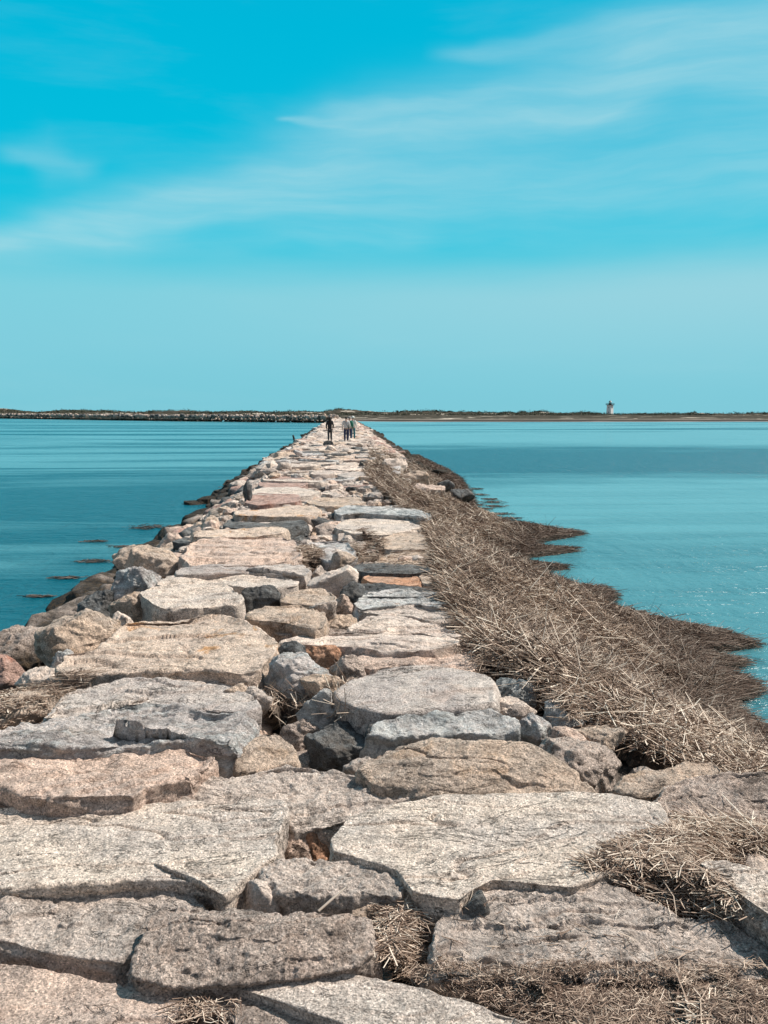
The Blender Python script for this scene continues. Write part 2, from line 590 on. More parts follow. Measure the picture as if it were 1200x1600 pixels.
def boulder_mesh(c, w_, d_, h_, sd_, n=64, m=40, rough=1.0, npl=13, rz=0.0, flat=False):
    rs = np.random.RandomState(sd_ + 1000)
    D = sphere_dirs(n, m)
    r = np.full(D.shape[:2], 1.25)
    for j in range(npl):
        nn = rs.normal(size=3)
        if flat and j == 0: nn = np.array([rs.uniform(-.15, .15), rs.uniform(-.25, .1), 1.0])
        nn /= np.linalg.norm(nn)
        off = rs.uniform(0.62, 0.95)
        dt = D @ nn
        rr = np.where(dt > 0.05, off / np.maximum(dt, 0.05), 9)
        # slightly softened minimum
        kk = 45.0
        r = -np.log(np.exp(-kk * r) + np.exp(-kk * np.minimum(rr, 3))) / kk
    V = D * r[..., None]
    for k in range(3):
        lo, hi = V[..., k].min(), V[..., k].max()
        V[..., k] = (V[..., k] - (lo + hi) / 2) / (hi - lo)
    V = V * np.array([w_, d_, h_])
    cs, sn = math.cos(rz), math.sin(rz)
    V = np.stack([V[..., 0] * cs - V[..., 1] * sn, V[..., 0] * sn + V[..., 1] * cs, V[..., 2]], -1)
    s = (w_ * d_ * h_) ** (1 / 3)
    Pn = V + np.array([sd_ * 2.3, sd_ * .7, sd_ * 1.9])
    N = D
    disp = 0.075 * s * rough * fbm(Pn * (2.2 / s), 3) + 0.028 * s * rough * ridged(Pn * (4.5 / s), 3) + 0.014 * min(s, .5) * rough * fbm(Pn * 14 / max(s, .4), 3, .6)
    if n > 40:
        disp = disp + 0.004 * rough * fbm(Pn * 36, 2)
    V = V + N * disp[..., None] + np.array(c)
    verts = np.vstack([V.reshape(-1, 3), V[0].mean(0), V[-1].mean(0)])
    i = np.arange(m - 1)[:, None] * n; j = np.arange(n)[None, :]; j2 = (j + 1) % n
    quads = np.stack([i + j, i + n + j, i + n + j2, i + j2], -1).reshape(-1, 4)
    jj = np.arange(n); jj2 = (jj + 1) % n; ti = n * m
    tris = np.vstack([np.stack([np.full(n, ti), jj, jj2], 1), np.stack([np.full(n, ti + 1), (m - 1) * n + jj2, (m - 1) * n + jj], 1)])
    return verts, quads, tris


def slope_z(x, y=None):
    """rough profile of the heap across the breakwater"""
    x = np.asarray(x, float)
    left = np.interp(-x, [0, 2.2, 3.0, 4.5, 9.0, 14], [0, 0, -0.46, -1.34, -3.2, -3.3])
    right = np.interp(x, [0, 1.35, 2.2, 4.6, 9.0, 14], [0, 0, -0.32, -1.32, -2.8, -3.0])
    return np.where(x < 0, left, right)


def boulder(label, px, by, wpx, hpx, mat='grey', z=None, seed=1, dep=0.8, sink=0.25, name='boulder', rough=1.0, rz=0.0, **kw):
    """boulder standing where the photo has its foot: px,by = foot centre, wpx x hpx its size in photo pixels"""
    if z is None:
        zz = -0.1
        for _ in range(6):
            p = at_z(px, by, zz); zz = float(slope_z(p[0])) - 0.05
        z = zz
    p = at_z(px, by, z)
    dist = p[1]
    wd = wpx * dist / F; hh = hpx * dist / F
    dd = wd * dep
    # visible height covers depth of the top as well
    vis = dd * 0.5 * (H - z) / max(dist, 1)
    hz = max(hh - vis, 0.35 * hh)
    hfull = hz * (1 + sink) + 0.10
    c = (p[0], p[1] + dd * 0.42, z + hz - hfull / 2)
    n = int(np.clip(wpx * 1.1, 40, 120)); m = int(np.clip((wpx + hpx) * 0.55, 28, 80))
    v, q, t = boulder_mesh(c, wd, dd, hfull, seed, n, m, rough, rz=rz, **kw)
    o = add_rock(name, v, q, t, RM[mat], label)
    remember(v, list(q))
    return o


# --- heap core under the rocks
def core():
    ys = np.concatenate([np.arange(-4, 60, 0.16), np.arange(60, 276, 1.0)])
    xs = np.arange(-10, 10.01, 0.16)
    X, Y = np.meshgrid(xs, ys)
    Z = slope_z(X)
    Z = np.where(np.abs(X) < 2.0, np.minimum(Z, -0.34), Z - 0.36 - .12 * sstep(X, 1.5, 2.6) - .22 * sstep(-X, 2.4, 3.2))
    Pn = np.stack([X * 1.7, Y * 1.7, X * 0], -1)
    Z = Z + 0.10 * fbm(Pn, 4, .6) + 0.05 * ridged(Pn * 1.3, 2)
    v = np.stack([X, Y, Z], -1).reshape(-1, 3)
    ny, nx = X.shape
    i = (np.arange(ny - 1)[:, None] * nx + np.arange(nx - 1)[None, :]).ravel()
    q = np.stack([i, i + 1, i + nx + 1, i + nx], 1)
    m_, t, bs = new_mat('rubble_fill')
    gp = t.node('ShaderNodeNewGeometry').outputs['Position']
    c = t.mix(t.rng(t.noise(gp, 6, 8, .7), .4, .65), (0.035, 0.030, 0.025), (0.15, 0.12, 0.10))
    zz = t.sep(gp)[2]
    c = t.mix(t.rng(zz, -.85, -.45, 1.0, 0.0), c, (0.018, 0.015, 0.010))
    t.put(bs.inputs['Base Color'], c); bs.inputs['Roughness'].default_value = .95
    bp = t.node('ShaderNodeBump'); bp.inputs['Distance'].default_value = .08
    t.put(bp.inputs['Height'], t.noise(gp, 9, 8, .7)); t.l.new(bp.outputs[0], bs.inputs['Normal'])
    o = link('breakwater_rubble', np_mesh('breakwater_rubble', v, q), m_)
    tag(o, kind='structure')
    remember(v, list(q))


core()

# ------------------------------------------------------------------ rocks of the walkway, front to back
slab('broad flat pinkish grey granite slab at the left photo edge, behind the rough brown block',
     [(-120, 1265), (0, 1262), (200, 1258), (430, 1251), (446, 1272), (424, 1300), (424, 1332), (400, 1350), (345, 1397), (312, 1376), (255, 1371), (190, 1371), (100, 1380), (0, 1386), (-120, 1390)],
     z=.03, mat='light', seed=1, edge=.03, rough=.5, terr=.5, facets=3, cut=.03, thick=.5)
slab('low broken grey granite slab left of the rough brown block',
     [(-120, 1392), (0, 1388), (100, 1382), (190, 1376), (205, 1383), (300, 1382), (322, 1400), (318, 1418), (240, 1425), (222, 1460), (196, 1500), (150, 1500), (60, 1482), (0, 1465), (-120, 1457)],
     z=-.02, sy=.06, mat='grey', seed=2, edge=.05, rough=.9)
slab('coarse brown granite block with a sloping face in the centre foreground',
     [(200, 1480), (232, 1432), (262, 1419), (400, 1421), (560, 1425), (598, 1440), (592, 1475), (560, 1508), (500, 1522), (400, 1530), (300, 1542), (190, 1527), (180, 1505)],
     z=.015, sy=.30, mat='brown', seed=3, edge=.05, rough=1.1, dome=.03)
slab('smooth pinkish slab cut off by the bottom left corner of the photo',
     [(-120, 1508), (0, 1507), (60, 1513), (160, 1533), (250, 1547), (299, 1545), (285, 1572), (262, 1600), (235, 1680), (-120, 1680)],
     z=-.07, mat='pink', seed=4, edge=.02, rough=.45, terr=.4, facets=3, cut=.03)
slab('pale speckled slab with a stepped crack at the bottom centre edge',
     [(350, 1540), (392, 1525), (500, 1519), (630, 1535), (720, 1562), (830, 1598), (880, 1690), (660, 1690), (600, 1622), (520, 1592), (450, 1568), (400, 1552)],
     z=-.05, mat='light', seed=5, edge=.018, rough=.4, terr=.4, facets=2, cut=.03)
slab('thin lower sheet of pale granite under the bottom centre slab, dark broken left end',
     [(292, 1560), (325, 1538), (390, 1545), (450, 1568), (520, 1597), (600, 1627), (680, 1700), (420, 1700), (395, 1630), (360, 1590), (320, 1578)],
     z=-.085, mat='brown', seed=6, edge=.02, rough=.6, terr=.5, facets=3, cut=.04)
slab('wide weathered grey slab with reed litter along its front in the right foreground',
     [(735, 1392), (772, 1373), (850, 1370), (960, 1386), (1060, 1430), (1130, 1440), (1200, 1475), (1240, 1505), (1200, 1528), (1050, 1534), (930, 1534), (780, 1534), (700, 1524), (640, 1513), (660, 1460), (692, 1430)],
     z=-.02, sy=.10, mat='grey', seed=7, edge=.05, rough=1.0, dome=.02)
slab('largest pale speckled granite slab, gently domed, right of the rusty gap',
     [(534, 1327), (536, 1300), (560, 1275), (620, 1257), (700, 1243), (860, 1239), (960, 1242), (1026, 1255), (1042, 1282), (1053, 1310), (1040, 1332), (960, 1357), (890, 1382), (820, 1374), (772, 1372), (740, 1386), (722, 1402), (650, 1388), (628, 1360), (565, 1338)],
     z=.05, mat='light', seed=8, edge=.03, rough=.42, terr=.45, facets=3, cut=.03, thick=.5)
slab('rough grey block with a broken front under the big pale slab, beside the pointed stone',
     [(402, 1366), (415, 1347), (440, 1342), (515, 1339), (575, 1338), (635, 1362), (649, 1388), (636, 1404), (560, 1394), (500, 1398), (450, 1392), (425, 1384)],
     z=.03, sy=.1, mat='grey', seed=9, edge=.05, rough=1.4, thick=.4)
boulder('small pale pointed stone wedged left of the rough grey block', 402, 1424, 78, 54, 'pale', z=-.05, seed=11, npl=8, rough=.6)
boulder('small brown stone tucked beside the pale pointed stone', 352, 1422, 66, 42, 'brown', z=-.06, seed=12, npl=9)
boulder('tan layered stone peeping out behind the coarse brown block', 566, 1438, 92, 38, 'tan', z=-.06, seed=13)
boulder('small pale sliver of stone under the edge of the rough grey block', 622, 1436, 44, 26, 'pale', z=-.07, seed=14)
boulder('dark triangular chip of stone at the front corner of the largest pale slab', 745, 1428, 50, 44, 'dark', z=-.0, seed=15, npl=7, rough=.5, sink=.1)
boulder('rust red stone deep inside the gap between the foreground slabs', 478, 1336, 92, 42, 'orange', z=-.17, seed=16, dep=.35, npl=8)
slab('light grey block with a dark shaded side at the right photo edge',
     [(1095, 1348), (1130, 1346), (1200, 1360), (1330, 1385), (1340, 1500), (1225, 1445), (1180, 1412), (1135, 1378)],
     z=.10, mat='light', seed=17, edge=.025, rough=.6, thick=.6, facets=4, cut=.05)
boulder('small beige block lying in the reeds beside the light grey block', 1150, 1438, 28, 32, 'pale', z=-.05, seed=18, npl=6, rough=.4)
slab('big rough brown boulder sloping toward the viewer at the right photo edge',
     [(1018, 1250), (1038, 1226), (1080, 1212), (1112, 1203), (1172, 1203), (1262, 1200), (1280, 1290), (1180, 1300), (1065, 1300), (1050, 1280)],
     z=-.02, sx=-.05, sy=.35, mat='brown', seed=19, edge=.06, rough=1.2, thick=.5)
slab('tan wedge shaped rock between the reeds and the big rough brown boulder',
     [(955, 1228), (985, 1207), (1050, 1192), (1110, 1186), (1134, 1198), (1125, 1212), (1060, 1224), (1012, 1242), (975, 1240)],
     z=.0, sy=.25, mat='tan', seed=20, edge=.05, rough=1.0)
slab('domed buff granite boulder behind the largest pale slab',
     [(572, 1226), (563, 1202), (578, 1182), (625, 1162), (660, 1152), (760, 1155), (830, 1158), (864, 1176), (902, 1206), (928, 1228), (880, 1240), (760, 1247), (655, 1247), (640, 1232), (600, 1228)],
     z=.06, sy=.30, mat='tan', seed=21, edge=.10, rough=.8, dome=.05, thick=.5, terr=.5)
slab('rough grey slab in the centre between the buff boulder and the left block',
     [(212, 1252), (300, 1220), (360, 1214), (430, 1193), (480, 1193), (570, 1214), (645, 1228), (655, 1246), (565, 1272), (520, 1290), (458, 1294), (432, 1256), (300, 1257)],
     z=-.01, sy=.15, mat='grey', seed=22, edge=.06, rough=1.3)
slab('thick tan block with a chipped squarish front edge at the left photo edge',
     [(-120, 1178), (20, 1167), (130, 1163), (250, 1166), (320, 1173), (341, 1190), (336, 1210), (290, 1217), (225, 1228), (205, 1243), (140, 1243), (90, 1245), (40, 1241), (0, 1228), (-120, 1228)],
     z=.10, mat='pink', seed=23, edge=.035, rough=1.0, thick=.45, facets=9, cut=.12)
slab('blue grey rock with white veins spanning the left side above the tan block',
     [(-120, 1160), (0, 1143), (60, 1128), (160, 1110), (190, 1096), (240, 1093), (290, 1104), (330, 1112), (400, 1116), (434, 1128), (428, 1145), (400, 1158), (340, 1158), (290, 1152), (230, 1161), (130, 1164), (0, 1166), (-120, 1172)],
     z=.16, sy=.08, mat='blue', seed=24, edge=.06, rough=1.4, thick=.5, facets=9, cut=.12)
slab('flat brown slab behind the blue grey rock on the left',
     [(52, 1111), (75, 1088), (130, 1072), (205, 1060), (290, 1066), (345, 1070), (392, 1086), (402, 1106), (380, 1115), (300, 1107), (240, 1098), (190, 1100), (150, 1114), (80, 1124)],
     z=.08, mat='smooth', seed=25, edge=.03, rough=.8, terr=1.3)
slab('great pale tan slab with an orange stained corner left of centre',
     [(92, 1040), (105, 1022), (150, 1017), (165, 1000), (200, 968), (270, 957), (335, 955), (380, 970), (430, 1000), (428, 1022), (408, 1047), (380, 1053), (320, 1045), (250, 1046), (170, 1050), (110, 1052)],
     z=.12, sy=.03, mat='stain', seed=26, edge=.05, rough=.9, terr=1.6, thick=.5, facets=6)
slab('grey ledge showing below the great pale tan slab',
     [(175, 1064), (250, 1056), (330, 1058), (385, 1060), (398, 1072), (340, 1080), (240, 1072)], z=.03, mat='grey', seed=27, rough=1.3)
boulder('small tan stone below the orange stained corner', 362, 1096, 54, 32, 'tan', z=.0, seed=28)
slab('pale squared block with a dark notch on the left edge of the walkway',
     [(220, 927), (236, 916), (290, 912), (348, 914), (381, 930), (373, 943), (262, 953), (240, 944)],
     z=.20, mat='light', seed=29, edge=.03, rough=.8, thick=.6, facets=6)
slab('long flat light slab just behind the pale squared block',
     [(240, 912), (250, 901), (330, 897), (440, 898), (470, 908), (466, 916), (430, 919), (380, 918), (350, 914), (260, 917)],
     z=.12, mat='light', seed=30, edge=.025, rough=.6)
slab('long dark grey slab with a curved front, next beyond the long flat light slab',
     [(270, 893), (285, 884), (360, 881), (420, 882), (470, 882), (482, 890), (479, 901), (450, 897), (380, 894), (330, 897), (278, 899)],
     z=.16, mat='smooth', seed=31, edge=.05, rough=.7)
slab('big layered tan slab with parallel cracks on the left of the walkway',
     [(285, 870), (300, 846), (350, 838), (450, 838), (470, 845), (476, 858), (462, 873), (420, 881), (300, 885), (289, 882)],
     z=.17, mat='pink', seed=32, edge=.03, rough=.9, terr=2.0, thick=.5)
slab('squared slab with a rusty orange left end behind the layered slab',
     [(300, 838), (318, 829), (380, 825), (450, 824), (448, 832), (400, 838), (340, 841)], z=.12, mat='stain', seed=33, edge=.03)
slab('smooth dark grey curved rock in front of the orange topped stone',
     [(350, 820), (362, 808), (420, 804), (462, 807), (482, 818), (440, 825), (360, 825)], z=.08, mat='dark', seed=34, edge=.08, rough=.6)
slab('long stone with an orange stained right end across the middle of the walkway',
     [(366, 798), (440, 792), (487, 786), (502, 797), (497, 806), (430, 806), (370, 805)], z=.20, mat='stain', seed=35, edge=.06, rough=.8)
boulder('dark angular stone beside the orange stained stone', 492, 824, 62, 18, 'dark', z=-.08, seed=36)
slab('reddish purple flat stone left of centre in the middle distance',
     [(386, 778), (400, 771), (465, 772), (470, 783), (400, 789), (384, 786)], z=.15, mat='red', seed=37, edge=.05)
slab('pale wide slab beyond the reddish purple stone', [(388, 772), (402, 762), (470, 760), (502, 768), (480, 775), (400, 776)], z=.12, mat='light', seed=38, edge=.03, rough=.6)
slab('slab with a salmon red top beyond the pale wide slab', [(403, 758), (410, 748), (470, 746), (480, 755), (470, 762), (420, 763)], z=.10, mat='red', seed=39, edge=.04)
slab('tan slab with a shaded hollow front, right of the orange stained stone', [(476, 785), (500, 777), (560, 776), (572, 784), (545, 791), (505, 791)], z=.12, mat='tan', seed=40, edge=.04)
slab('pale thick slab with a dark undercut front reaching the reeds on the right',
     [(523, 798), (545, 788), (600, 790), (650, 796), (674, 805), (668, 813), (640, 807), (560, 801), (530, 805)], z=.16, mat='white', seed=41, edge=.04, thick=.4)
slab('wide pale flat slab in front of the dark undercut slab',
     [(540, 812), (560, 806), (640, 808), (665, 816), (650, 827), (600, 836), (555, 836), (523, 823)], z=.02, mat='light', seed=42, edge=.03, rough=.6)
slab('tan slab half buried in reeds right of the small reed tuft', [(600, 840), (620, 832), (660, 835), (702, 843), (690, 855), (640, 861), (600, 858)], z=.01, mat='tan', seed=43, rough=.6)
slab('tan slab dusted with reed litter in front of the half buried slab', [(588, 870), (640, 862), (690, 862), (722, 871), (660, 886), (588, 885)], z=-.01, mat='tan', seed=44, rough=.6)
slab('grey and white striped rock in the middle of the walkway', [(475, 851), (495, 843), (540, 845), (557, 862), (530, 876), (500, 871), (480, 861)], z=.05, mat='blue', seed=45, rough=1.2)
boulder('small tan stone in front of the striped rock', 535, 882, 44, 20, 'tan', z=.0, seed=46)
boulder('pale faceted boulder standing in the centre of the walkway', 520, 926, 80, 46, 'pale', z=-.02, seed=47, npl=8, rough=.6)
boulder('small cream stone behind the pale faceted boulder', 497, 904, 34, 22, 'pale', z=.0, seed=48, npl=7)
slab('dark blue grey thin slab above the orange slab', [(548, 888), (560, 878), (600, 880), (660, 884), (694, 890), (640, 896), (575, 894)], z=.12, mat='dark', seed=49, edge=.04, rough=.7)
slab('flat orange brown slab, broken across, beside the reeds', [(564, 901), (578, 894), (620, 894), (650, 898), (659, 911), (640, 915), (600, 912), (572, 907)], z=.08, mat='orange', seed=50, edge=.02, rough=.5)
slab('short buff end piece split off the orange brown slab', [(654, 898), (690, 898), (694, 905), (672, 915), (662, 913)], z=.08, mat='tan', seed=51, edge=.02, rough=.5)
slab('dark blue black slab in front of the orange brown slab', [(532, 926), (545, 911), (600, 913), (680, 920), (702, 929), (640, 932), (560, 932)], z=.08, mat='dark', seed=52, edge=.04)
slab('grey slab with a dark left flank, third from the long pink slab', [(552, 942), (570, 923), (620, 922), (690, 925), (712, 940), (690, 949), (640, 943), (560, 952)], z=.08, mat='white', seed=53, edge=.05)
slab('light grey flat slab with a small hollow at its right', [(552, 952), (575, 944), (640, 940), (690, 948), (716, 961), (702, 971), (680, 973), (640, 962), (590, 960)], z=.06, mat='grey', seed=54, edge=.03, rough=.6)
slab('knobbly pinkish slab right behind the long pink slab', [(545, 980), (570, 962), (610, 958), (660, 973), (720, 985), (726, 997), (700, 999), (650, 987), (590, 990), (550, 988)], z=.05, mat='pale', seed=55, edge=.04)
slab('long pale pink slab lying across the walkway right of centre', [(430, 1002), (445, 994), (500, 988), (580, 990), (660, 993), (722, 998), (702, 1011), (650, 1016), (600, 1016), (560, 1009), (470, 1007)], z=.08, mat='pale', seed=56, edge=.03, rough=.6)
slab('brown cracked slab in front of the long pale pink slab', [(552, 1030), (570, 1018), (620, 1013), (700, 1011), (757, 1013), (752, 1032), (742, 1050), (690, 1042), (640, 1038), (580, 1046)], z=.02, mat='pink', seed=57, edge=.03, rough=1.0, terr=1.3)
slab('large smooth grey rounded slab with a dark left flank, right of centre',
     [(522, 1085), (545, 1062), (590, 1043), (640, 1037), (700, 1040), (765, 1055), (779, 1072), (772, 1098), (720, 1105), (640, 1110), (600, 1113), (565, 1105)],
     z=.10, mat='smooth', seed=58, edge=.07, rough=.5, thick=.45, terr=.4, dome=.02)
slab('white and black mottled slab along the front of the large smooth grey slab',
     [(562, 1145), (575, 1130), (620, 1120), (700, 1110), (770, 1110), (807, 1122), (812, 1140), (770, 1145), (700, 1144), (620, 1150)],
     z=.07, sy=.1, mat='white', seed=59, edge=.05, rough=1.4, thick=.4)
slab('tan slab with a deep shaded hollow under its front, left of centre', [(377, 962), (400, 950), (440, 945), (482, 945), (506, 958), (513, 975), (490, 982), (440, 970), (400, 967)], z=.15, mat='tan', seed=60, edge=.04, thick=.4)
slab('buff rock behind the tan slab with the shaded hollow', [(438, 940), (450, 926), (500, 918), (527, 930), (522, 942), (480, 946)], z=.10, mat='tan', seed=61, edge=.05)
boulder('dark teal angular stone beside the pale squared block', 407, 948, 58, 34, 'dark', z=.0, seed=62, npl=8)
boulder('round grey stone right of the tan slab with the shaded hollow', 504, 970, 44, 34, 'grey', z=.0, seed=63)
boulder('small pinkish stone at the foot of the mottled dark rock', 541, 960, 32, 36, 'pink', z=-.03, seed=64)
boulder('small black stone left of the dark blue black slab', 550, 940, 38, 32, 'dark', z=.0, seed=65)
boulder('flat tan stone filling the gap before the knobbly slab', 528, 984, 64, 24, 'tan', z=-.04, seed=66)
slab('narrow dark brown ledge behind the long pale pink slab', [(422, 986), (450, 980), (520, 981), (600, 982), (600, 989), (500, 989), (440, 993)], z=.04, mat='brown', seed=67)
slab('tan wedge rock leaning against the blue grey veined rock', [(366, 1208), (373, 1180), (395, 1152), (426, 1141), (452, 1160), (470, 1188), (432, 1196), (396, 1206)], z=.05, sy=.4, sx=-.1, mat='tan', seed=68, edge=.03, thick=.35, rough=.8)
boulder('grey brown stone in the pit left of the black rock', 470, 1164, 76, 46, 'brown', z=-.16, seed=69)
boulder('flat pale stone at the bottom of the pit', 452, 1190, 60, 26, 'grey', z=-.24, seed=70, npl=7)
boulder('black green rock in the pit at the centre', 532, 1206, 118, 70, 'dark', z=-.20, seed=71)
boulder('black rock under the left end of the mottled slab', 596, 1184, 58, 58, 'dark', z=-.14, seed=72)
boulder('small grey flat stone touching the domed buff boulder', 566, 1206, 64, 24, 'grey', z=-.06, seed=73, npl=7)
boulder('blue green mottled boulder beside the orange stained corner', 466, 1078, 118, 58, 'blue', z=.0, seed=74, npl=10)
boulder('tan pink stone in front of the blue green mottled boulder', 504, 1086, 68, 34, 'tan', z=.02, seed=75)
boulder('grey white stone with reeds against it in the centre', 494, 1130, 64, 58, 'white', z=-.06, seed=76, npl=9)
boulder('light grey stone half hidden by the centre reed tuft', 402, 1104, 44, 32, 'grey', z=.0, seed=77)
boulder('small speckled stone under thin reeds left of the smooth grey slab', 546, 1134, 56, 24, 'brown', z=-.10, seed=78)
boulder('dark grey stone at the left end of the long pale pink slab', 453, 1034, 50, 34, 'dark', z=.02, seed=79, npl=8)
boulder('orange tan stone below the long pale pink slab', 500, 1040, 72, 38, 'orange', z=-.03, seed=80, npl=9)
boulder('brown lumpy stone left of the brown cracked slab', 543, 1062, 60, 44, 'brown', z=-.03, seed=81)
boulder('greenish white flat stone right of the large smooth grey slab', 818, 1094, 84, 40, 'white', z=-.06, seed=82)
boulder('pale pink flat stone right of the large smooth grey slab', 800, 1120, 84, 30, 'pale', z=-.03, seed=83)
boulder('grey speckled stone at the right end of the mottled slab', 838, 1158, 62, 46, 'blue', z=-.06, seed=84)
boulder('white topped rock with a teal shaded face against the reeds', 903, 1140, 106, 56, 'white', z=-.12, seed=85, npl=8)
boulder('dark olive brown boulder right of the domed buff boulder', 922, 1226, 156, 84, 'brown', z=-.10, seed=86, npl=11)
boulder('flat pinkish stone on top of the dark olive brown boulder', 892, 1158, 62, 26, 'pink', z=.0, seed=87, npl=7)
boulder('flat tan stone leaning into the reeds beside the dark boulder', 946, 1168, 100, 38, 'tan', z=-.06, seed=88, npl=7)
slab('long yellowish slab lying in the reeds on the right slope', [(918, 1090), (935, 1077), (962, 1085), (1002, 1110), (1062, 1142), (1055, 1153), (1010, 1150), (958, 1122)], z=-.16, sx=-.22, mat='tan', seed=89, edge=.02, rough=.6, thick=.3)
boulder('little tan stone at the right tip of the domed buff boulder', 915, 1248, 62, 24, 'tan', z=-.03, seed=90)
boulder('black stone sunk in the reed bank right of the walkway', 760, 992, 44, 32, 'dark', z=-.10, seed=91, npl=8)
boulder('pale stone corner at the edge of the reeds near the brown slab', 790, 1062, 44, 44, 'white', z=-.10, seed=92)
boulder('upright dark slab of stone on the left edge of the walkway', 386, 786, 14, 34, 'dark', z=.0, seed=93, npl=7, dep=1.5)
slab('pale granite corner showing under the straws at the bottom right corner', [(1110, 1600), (1140, 1580), (1200, 1572), (1330, 1560), (1330, 1700), (1100, 1700)], z=-.05, mat='light', seed=94, edge=.02, rough=.5)
# left slope, hand placed
boulder('large speckled tan boulder on the upper left slope', 228, 905, 116, 52, 'tan', seed=101, npl=9)
boulder('dark grey wedge boulder left of the pale squared block', 210, 938, 76, 54, 'blue', z=-.1, seed=102, npl=8)
boulder('buff knobbly boulder left of the pale squared block', 200, 966, 74, 40, 'tan', z=-.1, seed=103)
boulder('small upright stone, half black half cream, by the great tan slab', 192, 992, 32, 38, 'pale', z=-.1, seed=104, npl=7)
boulder('small black stone by the great pale tan slab', 165, 1002, 34, 28, 'dark', z=-.1, seed=105)
boulder('dark rough boulder between the tan ones on the left slope', 150, 966, 70, 44, 'dark', seed=106)
boulder('big angular tan boulder on the left slope above the water', 112, 1026, 132, 72, 'tan', seed=107, npl=10)
boulder('thin reddish stone at the left end of the great tan slab', 134, 1024, 52, 20, 'red', z=-.08, seed=108)
boulder('small pointed pale stone at the water side of the left slope', 143, 932, 22, 32, 'pale', seed=109, npl=6)
boulder('flat cream stone at the left photo edge below the big angular boulder', 66, 1074, 92, 36, 'pale', z=-.12, seed=110, npl=7)
boulder('grey streaked stone beside the left tip of the great tan slab', 96, 1050, 44, 40, 'blue', z=-.1, seed=111)
boulder('grey stone with reed bits at the left edge of the flat brown slab', 118, 1072, 46, 26, 'grey', z=-.02, seed=112)
boulder('rounded reddish brown boulder cut by the left photo edge', -2, 1064, 60, 40, 'red', z=-.5, seed=113)
boulder('long dark boulder cut by the left photo edge', 10, 1040, 120, 60, 'brown', z=-.75, seed=114)
boulder('tan shelf of rock covered in chips at the left photo edge', 20, 1142, 150, 66, 'tan', z=-.10, seed=115, npl=7, rough=.6)
boulder('pinkish round stone on the left slope near the rusty ended slab', 288, 836, 26, 16, 'pink', seed=116)
boulder('pinkish buff boulder left of the layered tan slab', 266, 862, 50, 30, 'pink', seed=117)

# ------------------------------------------------------------------ remaining rocks: rows running away from the viewer
rr = random.Random(5)
CNT = {}


def loose(kind, x, y, wx, wy, h, mat, label, group, z, nm='rock', n=30, m=20, tiltz=0.0, flat=True):
    s = rr.randint(1, 9999)
    if kind == 'slab':
        k = 9
        a0 = rr.uniform(0, 1)
        pts = []
        for i in range(k):
            a = 2 * math.pi * (i + rr.uniform(-.25, .25)) / k
            e = 2.6
            ca, sa = math.cos(a), math.sin(a)
            r_ = 1 / ((abs(ca) ** e + abs(sa) ** e) ** (1 / e)) * rr.uniform(.88, 1.06)
            pts.append((x + ca * r_ * wx / 2, y + sa * r_ * wy / 2, z))
        W = np.array(pts)
        tx, ty = rr.uniform(-.06, .06), rr.uniform(-.07, .10)
        v, q, t = slab_mesh(W, z, tx, ty, h, n * 2, m, s, edge=.05, rough=1.0, facets=5, terr=1.2)
    else:
        v, q, t = boulder_mesh((x, y, z - h * .15), wx, wy, h, s, n, m, 1.0, rz=rr.uniform(-.5, .5), flat=flat)
    c = v.mean(0); c[2] = v[:, 2].min()
    o = link(nm, np_mesh(nm, v - c, q, t, True), RM[mat], loc=tuple(c))
    tag(o, label, 'rock', group)
    remember(v, list(q))
    return o


MATW = ['light'] * 5 + ['pink'] * 4 + ['smooth'] * 2 + ['grey'] * 3 + ['pale'] * 2 + ['tan'] * 2 + ['blue', 'stain', 'red', 'dark', 'white']
WORD = {'light': 'pale grey', 'pink': 'pinkish', 'smooth': 'warm grey', 'grey': 'grey', 'pale': 'cream', 'tan': 'tan', 'blue': 'blue grey', 'stain': 'orange stained',
        'red': 'reddish', 'dark': 'blackish', 'white': 'white mottled', 'brown': 'brown', 'orange': 'rusty'}
y = 20.6
far_pieces = []
nrow = 0
while y < 37:
    dep = rr.uniform(.75, 1.25)
    x = -2.25 + rr.uniform(-.15, .2)
    while x < 1.45:
        wdt = rr.choice([rr.uniform(.5, .9), rr.uniform(.9, 1.7), rr.uniform(1.2, 2.1)])
        wdt = min(wdt, 1.9 - x)
        if wdt > .35:
            mt = rr.choice(MATW)
            zz = rr.uniform(-.09, .13)
            if y < 29:
                zone = 'well before the walkers'
            else:
                zone = 'closer to the walkers'
            lab = f'{WORD[mt]} flat stone among the small ones paving the far walkway {zone}'
            loose('slab', x + wdt / 2, y + dep / 2, wdt * 1.0, dep * 1.0, .4, mt, lab, lab[:70], zz, 'flat_rock', 26, 26)
            if rr.random() < .5:
                mt = rr.choice(['dark', 'grey', 'tan', 'blue', 'red'])
                s_ = rr.uniform(.18, .42)
                if abs(x + .2) > .9:
                    lab = f'small {WORD[mt]} loose stone lying on the far walkway {zone}'
                    loose('b', x + rr.uniform(0, .4), y + rr.uniform(0, dep), s_ * 1.3, s_, s_ * rr.uniform(.6, 1), mt, lab, lab[:70], .1, 'loose_rock', 20, 14, flat=False)
        x += wdt + rr.uniform(.0, .06)
    y += dep
    nrow += 1

